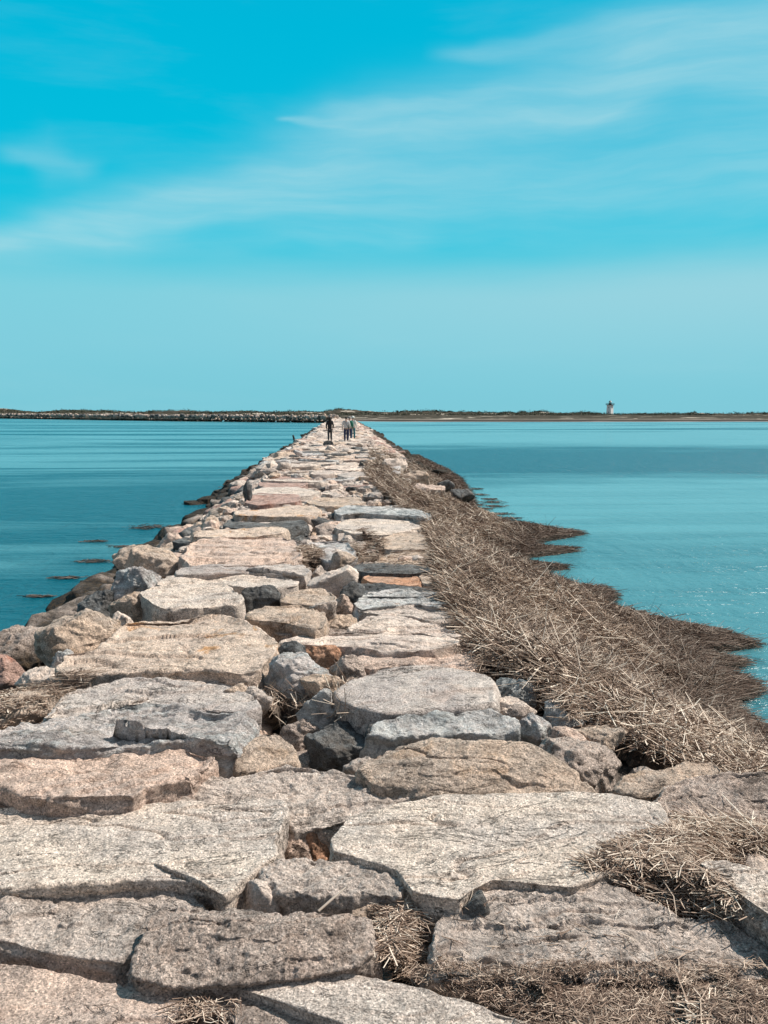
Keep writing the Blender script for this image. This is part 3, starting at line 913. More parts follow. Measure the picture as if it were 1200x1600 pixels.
# left slope boulders
y = 4.6
while y < 28:
    step = rr.uniform(.55, .9) if y < 20 else rr.uniform(1.0, 1.6)
    for (xa, xb) in ((-2.2, -2.9), (-2.8, -3.4), (-3.3, -3.9), (-3.7, -4.5)):
        xc = rr.uniform(xa, xb)
        if y < 12.5 and xc > -3.0: continue
        if y < 8.6 and xc > -3.5: continue
        sz = rr.uniform(.7, 1.25)
        low = xc < -3.4
        mt = rr.choice(['brown', 'dark', 'dark'] if low else ['brown', 'tan', 'pink', 'grey', 'brown', 'dark', 'red'])
        zone = ('near the left photo edge' if y < 11 else 'beside the middle of the walkway' if y < 22 else 'towards the walkers')
        band = 'weed covered low' if low else 'dry upper'
        lab = f'{WORD[mt]} boulder, {band} left slope, {zone}'
        loose('b', xc, y + rr.uniform(-.2, .2), sz * rr.uniform(.8, 1.2), sz * (rr.uniform(1.5, 2.4) if low else rr.uniform(1.0, 1.7)), sz * (rr.uniform(.35, .5) if low else rr.uniform(.45, .7)), mt, lab, lab,
              float(slope_z(xc)) - (.14 if low else .22) + rr.uniform(-.1, .05), 'boulder', 44 if y < 16 else 30, 28 if y < 16 else 20)
    y += step
# right slope stones showing through the reeds
for (px, py, wp, hp, mt, lb) in ((618, 738, 40, 22, 'pale', 'pale leaning stone showing through the reeds nearest the bend of the bank'),
                                 (652, 755, 44, 20, 'tan', 'cream stone half covered by reeds below the pale leaning stone'),
                                 (668, 775, 60, 18, 'pink', 'long pinkish stone lying in the reeds'),
                                 (725, 778, 40, 15, 'dark', 'black stone at the water edge of the reed bank'),
                                 (698, 762, 26, 12, 'dark', 'small dark stone in the reeds above the black water edge stone')):
    boulder(lb, px, py, wp, hp, mt, z=float(slope_z(at_z(px, py, -.4)[0])) + .18, seed=px)
for k in range(16):
    yy = 42 + k * 1.25
    xx = rr.uniform(1.7, 3.2)
    mt = rr.choice(['red', 'pink', 'brown', 'tan'])
    lab = f'{WORD[mt]} boulder on the right slope beside the walkers'
    loose('b', xx, yy, rr.uniform(.6, 1.1), rr.uniform(.8, 1.3), .6, mt, lab, lab, float(slope_z(xx)) + .08, 'boulder', 20, 14)
for k in range(20):
    yy = 40 + k * 1.2
    xx = rr.uniform(2.6, 4.7)
    if k % 2: continue
    lab = 'dark wet boulder at the right waterline beside the walkers'
    loose('b', xx + .8 * (xx > 4), yy, rr.uniform(.7, 1.1), rr.uniform(.9, 1.4), .5, 'dark', lab, lab, float(slope_z(xx)), 'boulder', 20, 14)


# everything smaller and farther: thousands of stones nobody could count
def rubble(name, places, mats, label, cat='rocks'):
    Vs, Qs, Ts, MI = [], [], [], []
    off = 0
    protos = [boulder_mesh((0, 0, 0), 1, 1, 1, 500 + i, 12, 8, 1.0, flat=True) for i in range(24)]
    mi = []
    qi_all, ti_all = [], []
    for (x, y, z, sx, sy, sz, m_) in places:
        v, q, t = rr.choice(protos)
        a = rr.uniform(0, 6.28); c, s = math.cos(a), math.sin(a)
        vv = np.stack([v[:, 0] * c - v[:, 1] * s, v[:, 0] * s + v[:, 1] * c, v[:, 2]], 1) * np.array([sx, sy, sz]) + np.array([x, y, z])
        Vs.append(vv); Qs.append(q + off); Ts.append(t + off); off += len(v)
        qi_all.append(np.full(len(q), m_)); ti_all.append(np.full(len(t), m_))
    me = np_mesh(name, np.vstack(Vs), np.vstack(Qs), np.vstack(Ts), False, np.concatenate(qi_all + ti_all))
    o = link(name, me, [RM[k] for k in mats])
    tag(o, label, cat, kind='stuff')
    return o


mats = ['light', 'pink', 'pale', 'grey', 'tan', 'brown', 'dark', 'red', 'white']
pl = []
yy = 28.0
while yy < 272:
    st = .55 if yy < 110 else 1.1
    sc_ = 1.0 if yy < 110 else 1.5
    for xx in np.arange(-5.2, 5.3, .62 * sc_):
        xj = xx + rr.uniform(-.25, .25); yj = yy + rr.uniform(-.3, .3)
        onTop = -2.3 < xj < 1.9
        if yy < 37 and xj > -2.2: continue
        if yy < 52 and xj > 1.5: continue
        z = float(slope_z(xj)) + rr.uniform(-.16, .04)
        if onTop:
            if rr.random() < .28: continue
            mm = rr.choice([0, 0, 1, 2, 2, 3, 4, 5, 6]); s = rr.uniform(.45, 1.25) * sc_; z += rr.uniform(-.04, .07)
            pl.append((xj, yj, z - .10 + rr.uniform(0, .05), s * 1.3, s, .36, mm))
        else:
            low = abs(xj) > 3.6
            mm = rr.choice([6, 6, 5] if low else [0, 1, 2, 3, 5, 7, 8, 4] if xj < 0 else [7, 1, 7, 5, 2, 0])
            s = rr.uniform(.55, 1.1) * sc_
            pl.append((xj, yj, z, s, s * 1.2, s * .7, mm))
    yy += st
# the small stones between the big rocks on the left slope and along the left side, near part
for k in range(900):
    yy = rr.uniform(4.5, 40); xx = rr.uniform(-5.3, -2.3)
    if yy < 9 and xx > -3.4: continue
    s = rr.uniform(.12, .4)
    pl.append((xx, yy, float(slope_z(xx)) - .12, s, s * 1.2, s * .8, rr.choice([5, 6, 5, 7] if xx < -3.6 else [1, 4, 5, 3, 6, 2])))
for k in range(260):
    yy = rr.uniform(40, 62); xx = rr.uniform(1.7, 5.2)
    s = rr.uniform(.2, .6)
    pl.append((xx, yy, float(slope_z(xx)) + .05, s, s * 1.2, s * .8, rr.choice([7, 1, 5] if xx < 3.6 else [6, 5])))
# stones wedged in the gaps of the near walkway
for k in range(1700):
    yy = rr.uniform(2.0, 36); xx = rr.uniform(-2.4, 1.9 if 2 < yy < 6 else .95)
    s = rr.uniform(.10, .30) + (.06 if yy > 12 else 0)
    pl.append((xx, yy, -.26 + (.09 if yy > 9 else 0) + rr.uniform(-.06, .08), s, s * 1.1, s * .8, rr.choice([1, 4, 5, 3, 5, 2, 6, 0])))
rubble('breakwater_stones', pl, mats, 'countless stones of the breakwater beyond the walkers and between the slope boulders')

# second arm of the breakwater, running away to the left
pl = []
path = [(-1, 268), (-62, 330), (-217, 520), (-330, 680)]
for (xa, ya), (xb, yb) in zip(path[:-1], path[1:]):
    L = math.hypot(xb - xa, yb - ya)
    n = int(L / .95)
    nx, ny = (yb - ya) / L, -(xb - xa) / L
    for i in range(n):
        t = i / n
        for lvl in range(6):
            oo = (-2.6, -1.6, -.5, .8, 2.0, 3.4)[lvl] + rr.uniform(-.4, .4)
            zt = (1.15, 1.1, .6, .0, -.6, -1.2)[lvl] + rr.uniform(-.35, .25) + .0016 * (ya + (yb - ya) * t - 268)
            if lvl == 0: zt += rr.uniform(0, .3)
            s = rr.uniform(.7, 1.5)
            mm = rr.choice([1, 3, 5, 5, 4, 6, 3, 6]) if lvl < 3 else rr.choice([6, 3, 0, 1]) if lvl == 3 else rr.choice([6, 6, 5])
            pl.append((xa + (xb - xa) * t + nx * oo + rr.uniform(-.4, .4), ya + (yb - ya) * t + ny * oo, zt - .5, s, s, s * .9, mm))
rubble('far_breakwater_stones', pl, mats, 'long band of piled stones of the second breakwater arm before the far left shore')
# ------------------------------------------------------------------ water
def water():
    m_, t, bs = new_mat('sea_water')
    gp = t.node('ShaderNodeNewGeometry').outputs['Position']
    gx, gy, gz = t.sep(gp)
    # broad slicks and ruffled bands, stretched along X
    bands = t.noise(t.scale_vec(gp, (0.018, 0.11, 1)), 1.0, 5, 0.62, 0.4)
    fine = t.noise(t.scale_vec(gp, (0.10, 0.75, 1)), 1.0, 5, 0.6, 0.2)
    left = t.rng(gx, -6, 3, 1.0, 0.0)
    by = t.m('ADD', gy, t.m('MULTIPLY', t.m('SUBTRACT', t.noise(t.scale_vec(gp, (.05, .1, 1)), 1, 4, .6), .5), 34))
    bright = t.m('MULTIPLY', t.rng(by, 28, 46), t.rng(by, 64, 92, 1.0, 0.0))
    right_ruf = t.m('MULTIPLY', bright, t.rng(gx, 2, 6))
    farruf = t.m('MULTIPLY', t.rng(by, 120, 150), t.rng(bands, .48, .60))
    leftruf = t.m('MULTIPLY', left, t.m('MAXIMUM', t.rng(bands, .42, .6, 0.25, 1.0), t.rng(by, 13, 20, 1.0, 0.0)))
    nearr = t.m('MULTIPLY', t.m('SUBTRACT', 1.0, left), t.rng(by, 8, 20, 0.5, 0.12))
    ruf = t.m('MAXIMUM', t.m('MAXIMUM', right_ruf, farruf), t.m('MAXIMUM', leftruf, nearr))
    ruf = t.m('MULTIPLY_ADD', t.rng(fine, .4, .62), 0.16, ruf, clamp=True)
    col = t.mix(ruf, (0.10, 0.28, 0.31), (0.001, 0.075, 0.105))
    # waves
    w0 = t.noise(t.scale_vec(gp, (1.5, 0.55, 1)), 1.0, 4, 0.6, 0.3)
    w1 = t.noise(t.scale_vec(gp, (0.8, 2.4, 1)), 1.7, 5, 0.6, 0.3)
    w2 = t.noise(t.scale_vec(gp, (1.0, 2.6, 1)), 6.0, 4, 0.6, 0.2)
    hgt = t.m('ADD', t.m('MULTIPLY_ADD', w1, 0.11, t.m('MULTIPLY', w0, 0.17)), t.m('MULTIPLY', w2, 0.03))
    hgt = t.m('MULTIPLY', hgt, t.m('MULTIPLY_ADD', ruf, 1.0, 0.16))
    bp = t.node('ShaderNodeBump'); bp.inputs['Strength'].default_value = 1.0; bp.inputs['Distance'].default_value = 1.0
    t.put(bp.inputs['Height'], hgt); t.l.new(bp.outputs[0], bs.inputs['Normal'])
    t.put(bs.inputs['Base Color'], col)
    t.put(bs.inputs['Roughness'], t.m('MULTIPLY_ADD', ruf, 0.10, 0.17))
    bs.inputs['IOR'].default_value = 1.33
    v = [(-9000, -60, WATER), (9000, -60, WATER), (9000, 16000, WATER), (-9000, 16000, WATER)]
    o = link('water', np_mesh('water', v, [[0, 1, 2, 3]], smooth=False), m_)
    tag(o, kind='structure')


water()

# sea bed far below so that nothing floats in the air from other positions
m_, t, bs = new_mat('sea_bed')
bs.inputs['Base Color'].default_value = (0.05, 0.09, 0.08, 1)
tag(link('sea_bed', np_mesh('sea_bed', [(-9000, -60, -4), (9000, -60, -4), (9000, 16000, -4), (-9000, 16000, -4)], [[0, 1, 2, 3]], smooth=False), m_), kind='structure')


# ------------------------------------------------------------------ far shore
RIDGE = [(-200, 637), (0, 637), (30, 639), (60, 643), (90, 640), (130, 640), (170, 642), (200, 645), (250, 644), (290, 642.5), (330, 645.5), (385, 644), (420, 645.5), (460, 644.5), (500, 645.5),
         (530, 641), (560, 643), (600, 644.5), (650, 644.5), (700, 645), (760, 647.5), (800, 646), (840, 644.5), (880, 647.5), (912, 646.5), (951, 648.5), (1000, 648),
         (1040, 648.5), (1100, 647.5), (1150, 648.2), (1200, 647.5), (1500, 647)]
YR = 620.0
rx = np.array([at_z(p, 700, WATER)[0] / at_z(p, 700, WATER)[1] for p, _ in RIDGE])
rz_ = np.array([H + (646.0 - q) * YR / F for _, q in RIDGE])


def land_z(X, Y):
    tx = X / np.maximum(Y, 1)
    top = np.interp(tx, rx, rz_)
    shore = 14 * perlin(np.stack([X * .012, X * 0, X * 0 + 3.3], -1)) + 7 * perlin(np.stack([X * .05, X * 0, X * 0 + 7.3], -1))
    off = np.maximum(0, 1.12 * (-X) - 40) + 45 * sstep(-X, -30, 10) - 45
    base = np.interp(Y + shore - off, [330, 342, 350, 430, 440, 470, 500, 530], [-1.9, -1.42, -1.22, -1.08, -.85, -.2, .3, .6])
    # left part: bay behind the second arm, shore recedes
    P_ = np.stack([X * .02, Y * .03, X * 0 + 1], -1)
    hum = 1.1 * fbm(P_ * 1.6, 4) + .6 * fbm(P_ * 6, 3)
    rise = sstep(Y, 500, YR) * (1 - .25 * sstep(Y, YR, 800))
    z = base + (top - .35) * rise + hum * sstep(Y, 490, 560)
    z = np.where(Y > YR, np.minimum(z, top + (Y - YR) * 0.0), z)
    return z


def far_shore():
    xs = np.arange(-620, 640, 3.2)
    ys = np.concatenate([np.arange(270, 660, 4.0), np.arange(660, 1100, 14)])
    X, Y = np.meshgrid(xs, ys)
    Z = land_z(X, Y)
    v = np.stack([X, Y, Z], -1).reshape(-1, 3)
    ny, nx = X.shape
    i = (np.arange(ny - 1)[:, None] * nx + np.arange(nx - 1)[None, :]).ravel()
    q = np.stack([i, i + 1, i + nx + 1, i + nx], 1)
    m_, t, bs = new_mat('dunes_and_marsh')
    gp = t.node('ShaderNodeNewGeometry').outputs['Position']
    gx, gy, gz = t.sep(gp)
    n = t.noise(t.scale_vec(gp, (.05, .05, .3)), 1.0, 6, .65)
    scrub = t.mix(t.rng(t.noise(gp, .25, 5, .7), .4, .62), (0.034, 0.032, 0.024), (0.085, 0.066, 0.048))
    sand = (0.46, 0.39, 0.32)
    c = t.mix(t.rng(n, .59, .62), scrub, sand)
    mud = t.mix(t.rng(n, .45, .6), (0.05, 0.040, 0.034), (0.08, 0.062, 0.05))
    zz = t.m('ADD', gz, t.m('MULTIPLY', t.m('SUBTRACT', n, .5), .3))
    c = t.mix(t.rng(zz, -.94, -.86), sand, c)
    c = t.mix(t.rng(zz, -1.02, -.96), mud, c)
    pinkish = (0.26, 0.20, 0.18)
    c = t.mix(t.rng(zz, -1.27, -1.20), pinkish, c)
    t.put(bs.inputs['Base Color'], c)
    bs.inputs['Roughness'].default_value = 1.0
    bs.inputs['Specular IOR Level'].default_value = 0.03
    o = link('far_shore', np_mesh('far_shore', v, q), m_)
    tag(o, kind='structure')


far_shore()


def leaf_mat(name, a, b):
    m_, t, bs = new_mat(name)
    gp = t.node('ShaderNodeNewGeometry').outputs['Position']
    t.put(bs.inputs['Base Color'], t.mix(t.rng(t.noise(gp, 1.2, 5, .7), .38, .62), a, b))
    bs.inputs['Roughness'].default_value = .9
    return m_


M_scrub = leaf_mat('dune_scrub', (0.040, 0.050, 0.034), (0.10, 0.10, 0.062))
M_tree = leaf_mat('pine_foliage', (0.025, 0.040, 0.028), (0.06, 0.075, 0.045))
m_bark, t, bs = new_mat('bark'); bs.inputs['Base Color'].default_value = (.09, .07, .055, 1)


def leaf_clump(c, rad, n, size, rs, flat=.7):
    """many small leaf faces scattered through an uneven volume"""
    d = rs.normal(size=(n, 3)); d /= np.linalg.norm(d, axis=1)[:, None]
    rr_ = rs.uniform(.25, 1, n) ** .5
    rr_ *= 1 + .35 * perlin(d * 2.1 + rs.uniform(0, 9))
    p = np.array(c) + d * rr_[:, None] * np.array([rad, rad, rad * flat])
    a = rs.normal(size=(n, 3)); a /= np.linalg.norm(a, axis=1)[:, None]
    b = np.cross(a, rs.normal(size=(n, 3))); b /= np.linalg.norm(b, axis=1)[:, None]
    s = size * rs.uniform(.6, 1.3, n)[:, None]
    return np.stack([p - a * s, p - b * s * .6, p + a * s, p + b * s * .6], 1).reshape(-1, 3)


rs = np.random.RandomState(3)
Vs = []
for k in range(3400):
    tx = rs.uniform(-.47, .60)
    Y = rs.choice([rs.uniform(500, 600), rs.uniform(585, 640)])
    X = tx * Y
    z = float(land_z(np.array([X]), np.array([Y]))[0])
    if perlin(np.array([X * .02, Y * .02, 5.0])) < -.12: continue
    s = rs.uniform(1.0, 2.6)
    Vs.append(leaf_clump((X, Y, z + s * .12), s * 1.5, 26, .42, rs, .38))
V = np.vstack(Vs)
tag(link('dune_scrub', np_mesh('dune_scrub', V, np.arange(len(V)).reshape(-1, 4), smooth=False), M_scrub),
    'dark low scrub growing over the dunes along the far shore', 'scrub', kind='stuff')


def small_tree(px, top_py, wpx, label, Y=600, flat=.6):
    X = float(at_z(px, 700, WATER)[0] / at_z(px, 700, WATER)[1]) * Y
    z0 = float(land_z(np.array([X]), np.array([Y]))[0])
    ztop = H + (646 - top_py) * Y / F
    wd = wpx * Y / F
    h = max(ztop - z0, 1.4)
    root = empty('pine_tree', (X, Y, z0))
    tag(root, label, 'tree', 'small trees on the far dunes')
    rs = np.random.RandomState(int(px))
    vs = [leaf_clump((rs.uniform(-.3, .3) * wd, rs.uniform(-.3, .3) * wd, h - wd * flat * .5 + rs.uniform(-.2, .1) * wd), wd * .34, 120, .22, rs, flat) for _ in range(6)]
    v = np.vstack(vs)
    link('crown', np_mesh('crown', v, np.arange(len(v)).reshape(-1, 4), smooth=False), M_tree, root)
    n = 8; prof = [(0, .22), (h * .4, .15), (h * .8, .07)]
    tv = [(r * math.cos(2 * math.pi * i / n) + .12 * zz_ / h, r * math.sin(2 * math.pi * i / n), zz_ - .2) for zz_, r in prof for i in range(n)]
    tq = [[j * n + i, j * n + (i + 1) % n, (j + 1) * n + (i + 1) % n, (j + 1) * n + i] for j in range(2) for i in range(n)]
    link('trunk', np_mesh('trunk', tv, tq), m_bark, root)


small_tree(239, 641.5, 6, 'lone small round tree on the dunes at the far left', 600)
small_tree(331, 642.5, 5, 'small pointed tree, left of the pair before the walkers end of the dunes', 560, .9)
small_tree(354, 644.0, 4, 'very small low tree just right of the small pointed tree', 560)
small_tree(385, 643.0, 9, 'broad low bush like tree left of the walkers on the skyline', 560, .45)
small_tree(620, 643.0, 5, 'left one of the twin dark trees right of the walkers', 590)
small_tree(627, 643.0, 6, 'right one of the twin dark trees right of the walkers', 590)
small_tree(701, 643.5, 8, 'wide dark tree on the skyline midway to the lighthouse', 590, .45)
small_tree(912, 644.8, 7, 'dark bush like tree just left of the lighthouse', 640, .5)


# ------------------------------------------------------------------ lighthouse
def simple_mat(name, c, rough=.6, bump=0.0, scale=10):
    m_, t, bs = new_mat(name)
    gp = t.node('ShaderNodeTexCoord').outputs['Object']
    n = t.rng(t.noise(gp, scale, 5, .6), .3, .7, .82, 1.08)
    t.put(bs.inputs['Base Color'], t.mix(1.0, (*c, 1), t.comb(n, n, n), 'MULTIPLY'))
    bs.inputs['Roughness'].default_value = rough
    return m_


def boxes(name, bl, mat, parent=None):
    v, q = [], []
    for (x0, x1, y0, y1, z0, z1) in bl:
        o = len(v)
        v += [(x0, y0, z0), (x1, y0, z0), (x1, y1, z0), (x0, y1, z0), (x0, y0, z1), (x1, y0, z1), (x1, y1, z1), (x0, y1, z1)]
        q += [[o, o + 3, o + 2, o + 1], [o + 4, o + 5, o + 6, o + 7], [o, o + 1, o + 5, o + 4], [o + 1, o + 2, o + 6, o + 5], [o + 2, o + 3, o + 7, o + 6], [o + 3, o, o + 4, o + 7]]
    return link(name, np_mesh(name, v, q, smooth=False), mat, parent)


def lathe(name, prof, n, mat, parent=None, smooth=False, rz=0.0):
    v = [(r * math.cos(2 * math.pi * i / n + rz), r * math.sin(2 * math.pi * i / n + rz), z) for r, z in prof for i in range(n)]
    q = [[j * n + i, j * n + (i + 1) % n, (j + 1) * n + (i + 1) % n, (j + 1) * n + i] for j in range(len(prof) - 1) for i in range(n)]
    me = np_mesh(name, v, q, smooth=smooth)
    return link(name, me, mat, parent)


M_white = simple_mat('white_painted_brick', (.86, .85, .83), .7)
M_black = simple_mat('black_painted_iron', (.03, .035, .04), .5)
M_glass, t, bs = new_mat('lantern_glass')
bs.inputs['Base Color'].default_value = (.55, .65, .66, 1); bs.inputs['Roughness'].default_value = .05; bs.inputs['Transmission Weight'].default_value = .6
Y = 640.0
X = float(at_z(951, 700, WATER)[0] / at_z(951, 700, WATER)[1]) * Y
zb = H + (646 - 649.5) * Y / F - .1
lh = empty('lighthouse', (X, Y, zb), R(-49))
lh.scale = (1.32, 1.32, 1.16)
tag(lh, 'white square lighthouse with a black lantern on the far right shore', 'lighthouse')
hb = (649.5 - 635.0) * Y / F * 1.0
s0, s1 = 1.62, 1.38
v = [(-s0, -s0, -1), (s0, -s0, -1), (s0, s0, -1), (-s0, s0, -1), (-s1, -s1, hb), (s1, -s1, hb), (s1, s1, hb), (-s1, s1, hb)]
tw = link('tower', np_mesh('tower', v, [[0, 3, 2, 1], [4, 5, 6, 7], [0, 1, 5, 4], [1, 2, 6, 5], [2, 3, 7, 6], [3, 0, 4, 7]], smooth=False), M_white, lh)
for (zz, sgn) in ((hb * .30, 0), (hb * .72, 0)):
    wv = boxes('window', [(-.14, .14, -s0 - .02, -s0 + .25, zz, zz + .6)], M_black, lh)
boxes('window', [(s0 - .3, s0 - .02, -.14, .14, hb * .72, hb * .72 + .6)], M_black, lh)
boxes('door', [(-.45, .45, s0 - .2, s0 + .03, .0, 2.0)], M_black, lh)
boxes('gallery', [(-1.95, 1.95, -1.95, 1.95, hb, hb + .30)], M_black, lh)
rail = []
for k in range(9):
    a = -1.85 + k * .4625
    rail += [(a - .03, a + .03, -1.88, -1.82, hb + .3, hb + 1.2), (a - .03, a + .03, 1.82, 1.88, hb + .3, hb + 1.2),
             (-1.88, -1.82, a - .029, a + .029, hb + .3, hb + 1.2), (1.82, 1.88, a - .029, a + .029, hb + .3, hb + 1.2)]
for sgn in (-1, 1):
    rail += [(-1.9, 1.9, sgn * 1.85 - .035, sgn * 1.85 + .035, hb + 1.2, hb + 1.27), (sgn * 1.85 - .035, sgn * 1.85 + .035, -1.81, 1.81, hb + 1.205, hb + 1.265)]
boxes('railing', rail, M_black, lh)
lathe('lantern_base', [(0, hb + .3), (.95, hb + .3), (.95, hb + 1.15), (0, hb + 1.15)], 10, M_black, lh)
lathe('lantern_glass', [(.82, hb + 1.15), (.82, hb + 2.1)], 10, M_glass, lh)
lathe('lantern_roof', [(0, hb + 2.1), (1.05, hb + 2.1), (.5, hb + 2.75), (.12, hb + 3.15), (.12, hb + 3.4), (0, hb + 3.5)], 10, M_black, lh)
# ------------------------------------------------------------------ height map of what has been laid so far
class HMap:
    def __init__(s, x0, x1, y0, y1, c):
        s.x0, s.y0, s.c = x0, y0, c
        s.nx = int((x1 - x0) / c); s.ny = int((y1 - y0) / c)
        g = np.full(s.nx * s.ny, -9.0)
        for v, _ in ALLV:
            ix = ((v[:, 0] - x0) / c).astype(int); iy = ((v[:, 1] - y0) / c).astype(int)
            k = (ix >= 0) & (ix < s.nx) & (iy >= 0) & (iy < s.ny)
            if k.any(): np.maximum.at(g, iy[k] * s.nx + ix[k], v[k, 2])
        g = g.reshape(s.ny, s.nx)
        for _ in range(4):      # fill small holes
            m = g.copy()
            for dx_ in (-1, 0, 1):
                for dy_ in (-1, 0, 1):
                    m = np.maximum(m, np.roll(np.roll(g, dx_, 1), dy_, 0))
            g = np.where(g < -8, m, g)
        # light smoothing, so that litter does not stand on cliffs
        s.g = g

    def z(s, x, y):
        ix = np.clip(((x - s.x0) / s.c).astype(int), 0, s.nx - 1); iy = np.clip(((y - s.y0) / s.c).astype(int), 0, s.ny - 1)
        return s.g[iy, ix]


HM = HMap(-3.6, 4.0, 1.6, 26, 0.03)


def in_poly(x, y, P2):
    ins = np.zeros(x.shape, bool)
    n = len(P2)
    for i in range(n):
        x0, y0 = P2[i]; x1, y1 = P2[(i + 1) % n]
        if y0 == y1: continue
        c = ((y0 > y) != (y1 > y)) & (x < (x1 - x0) * (y - y0) / (y1 - y0) + x0)
        ins ^= c
    return ins


def dist_poly(x, y, P2, closed=True):
    d = np.full(x.shape, 1e9)
    n = len(P2)
    for i in range(n if closed else n - 1):
        a = np.array(P2[i], float); b = np.array(P2[(i + 1) % n], float)
        ab = b - a; L = max((ab ** 2).sum(), 1e-9)
        t = np.clip(((x - a[0]) * ab[0] + (y - a[1]) * ab[1]) / L, 0, 1)
        d = np.minimum(d, np.hypot(x - a[0] - t * ab[0], y - a[1] - t * ab[1]))
    return d


# dead reed material
def reed_mat():
    m_, t, bs = new_mat('dead_reeds')
    at = t.node('ShaderNodeAttribute', attribute_name='tone').outputs['Fac']
    gp = t.node('ShaderNodeNewGeometry').outputs['Position']
    z = t.sep(gp)[2]
    a = t.m('ADD', at, t.m('MULTIPLY', t.m('SUBTRACT', t.noise(gp, .9, 6, .65), .5), 1.0))
    c = t.ramp(a, [(0.0, (.055, .034, .025)), (.3, (.19, .125, .092)), (.6, (.42, .31, .235)), (.85, (.68, .55, .44)), (1.0, (.80, .70, .58))])
    wet = t.rng(z, -1.22, -.85, .72, 0.0)
    c = t.mix(wet, c, (.12, .078, .058))
    t.put(bs.inputs['Base Color'], c)
    bs.inputs['Roughness'].default_value = .75
    bs.inputs['Specular IOR Level'].default_value = .25
    return m_


def litter_mat():
    m_, t, bs = new_mat('matted_litter')
    gp = t.node('ShaderNodeNewGeometry').outputs['Position']
    n = t.noise(t.scale_vec(gp, (1, 1, 2)), 38, 8, .75)
    f = t.voro(t.scale_vec(gp, (22, 60, 30)), 1.0, 'F1', 1)
    k = t.m('ADD', t.m('MULTIPLY', n, .7), t.m('MULTIPLY', t.sep(f)[0], .35))
    c = t.ramp(k, [(.3, (.03, .021, .016)), (.55, (.11, .078, .058)), (.8, (.26, .20, .15))])
    t.put(bs.inputs['Base Color'], c)
    bs.inputs['Roughness'].default_value = .95
    bp = t.node('ShaderNodeBump'); bp.inputs['Distance'].default_value = .03
    t.put(bp.inputs['Height'], k); t.l.new(bp.outputs[0], bs.inputs['Normal'])
    return m_


M_reed = reed_mat(); M_litter = litter_mat()


def stems(x, y, z, length, width, ang, pitch, tone, rs, bend=.12):
    """bent three-sided straws: 9 vertices, 6 quads each"""
    n = len(x)
    dirv_ = np.stack([np.cos(ang) * np.cos(pitch), np.sin(ang) * np.cos(pitch), np.sin(pitch)], 1)
    up_ = np.array([0, 0, 1.0])[None] + rs.normal(size=(n, 3)) * .2
    s1 = np.cross(dirv_, up_); s1 /= np.linalg.norm(s1, axis=1)[:, None]
    s2 = np.cross(s1, dirv_)
    b = rs.normal(size=(n, 1)) * bend; b2 = rs.normal(size=(n, 1)) * bend * .4
    V = np.empty((n, 9, 3))
    for j, tt in enumerate((-.5, 0.0, .5)):
        c = np.stack([x, y, z], 1) + dirv_ * (length * tt)[:, None] + (s1 * b + s2 * b2) * (length * (1 - 4 * tt * tt) * .5)[:, None]
        for k in range(3):
            a = 2 * math.pi * k / 3 + .5
            wd = width * (1.0 if j < 2 else .6) * .55
            V[:, j * 3 + k] = c + (s1 * math.cos(a) + s2 * math.sin(a)) * wd[:, None]
    base = np.arange(n)[:, None] * 9
    q = []
    for j in (0, 1):
        for k in range(3):
            q.append(np.stack([base[:, 0] + j * 3 + k, base[:, 0] + j * 3 + (k + 1) % 3, base[:, 0] + (j + 1) * 3 + (k + 1) % 3, base[:, 0] + (j + 1) * 3 + k], 1))
    Q = np.stack(q, 1).reshape(-1, 4)
    return V.reshape(-1, 3), Q, np.repeat(tone, 9)


def wrack_object(name, label, mound_v, mound_q, sv, sq, st, cat='reeds'):
    if mound_v is None:
        v, q, mi, tone = sv, sq, np.zeros(len(sq)), st
        me = np_mesh(name, v, q, smooth=False, matidx=mi, attr={'tone': tone})
        o = link(name, me, [M_reed])
    else:
        v = np.vstack([mound_v, sv]); q = np.vstack([mound_q, sq + len(mound_v)])
        mi = np.r_[np.zeros(len(mound_q)), np.ones(len(sq))]
        tone = np.r_[np.zeros(len(mound_v)), st]
        me = np_mesh(name, v, q, smooth=False, matidx=mi, attr={'tone': tone})
        o = link(name, me, [M_litter, M_reed])
    tag(o, label, cat, kind='stuff')
    return o


# --- the great bank of reeds on the right slope
SHORE_PX = [(566, 668), (578, 676), (590, 684), (604, 692), (650, 694), (690, 697), (652, 700), (640, 705), (655, 714), (672, 722), (700, 735), (722, 750), (738, 772), (748, 797), (775, 817), (820, 820), (850, 826), (880, 831),
            (915, 835), (880, 842), (842, 848), (838, 856), (870, 858), (910, 861), (870, 867), (825, 872), (822, 881), (860, 885), (895, 889), (855, 893), (850, 901), (885, 912),
            (900, 920), (945, 922), (964, 937), (940, 945), (945, 951), (985, 960), (1010, 966), (1040, 976), (1085, 984), (1130, 992), (1188, 1011), (1140, 1018), (1092, 1018), (1112, 1026),
            (1172, 1039), (1130, 1049), (1120, 1053), (1155, 1061), (1190, 1083), (1160, 1096), (1141, 1104), (1160, 1121), (1188, 1142), (1220, 1162), (1300, 1200), (1500, 1290), (1700, 1400)]
sp = at_z([p[0] for p in SHORE_PX], [p[1] for p in SHORE_PX], WATER)[:, :2]
shore = [tuple(p) for p in sp]
XR = np.array([(1.5, 3.4), (2.6, 3.1), (3.3, 2.7), (3.9, 2.4), (4.17, 2.15), (4.5, 1.75), (5.1, 1.35), (5.9, 1.04), (7.9, 1.0), (9.1, 1.12), (11, 1.28), (14, 1.45), (16, 1.25), (18.6, .95), (24.6, .72), (31, 1.1), (43, 1.45), (50, 1.9), (120, 2.6)])
PW = shore + [(XR[k][1], XR[k][0]) for k in range(len(XR))]


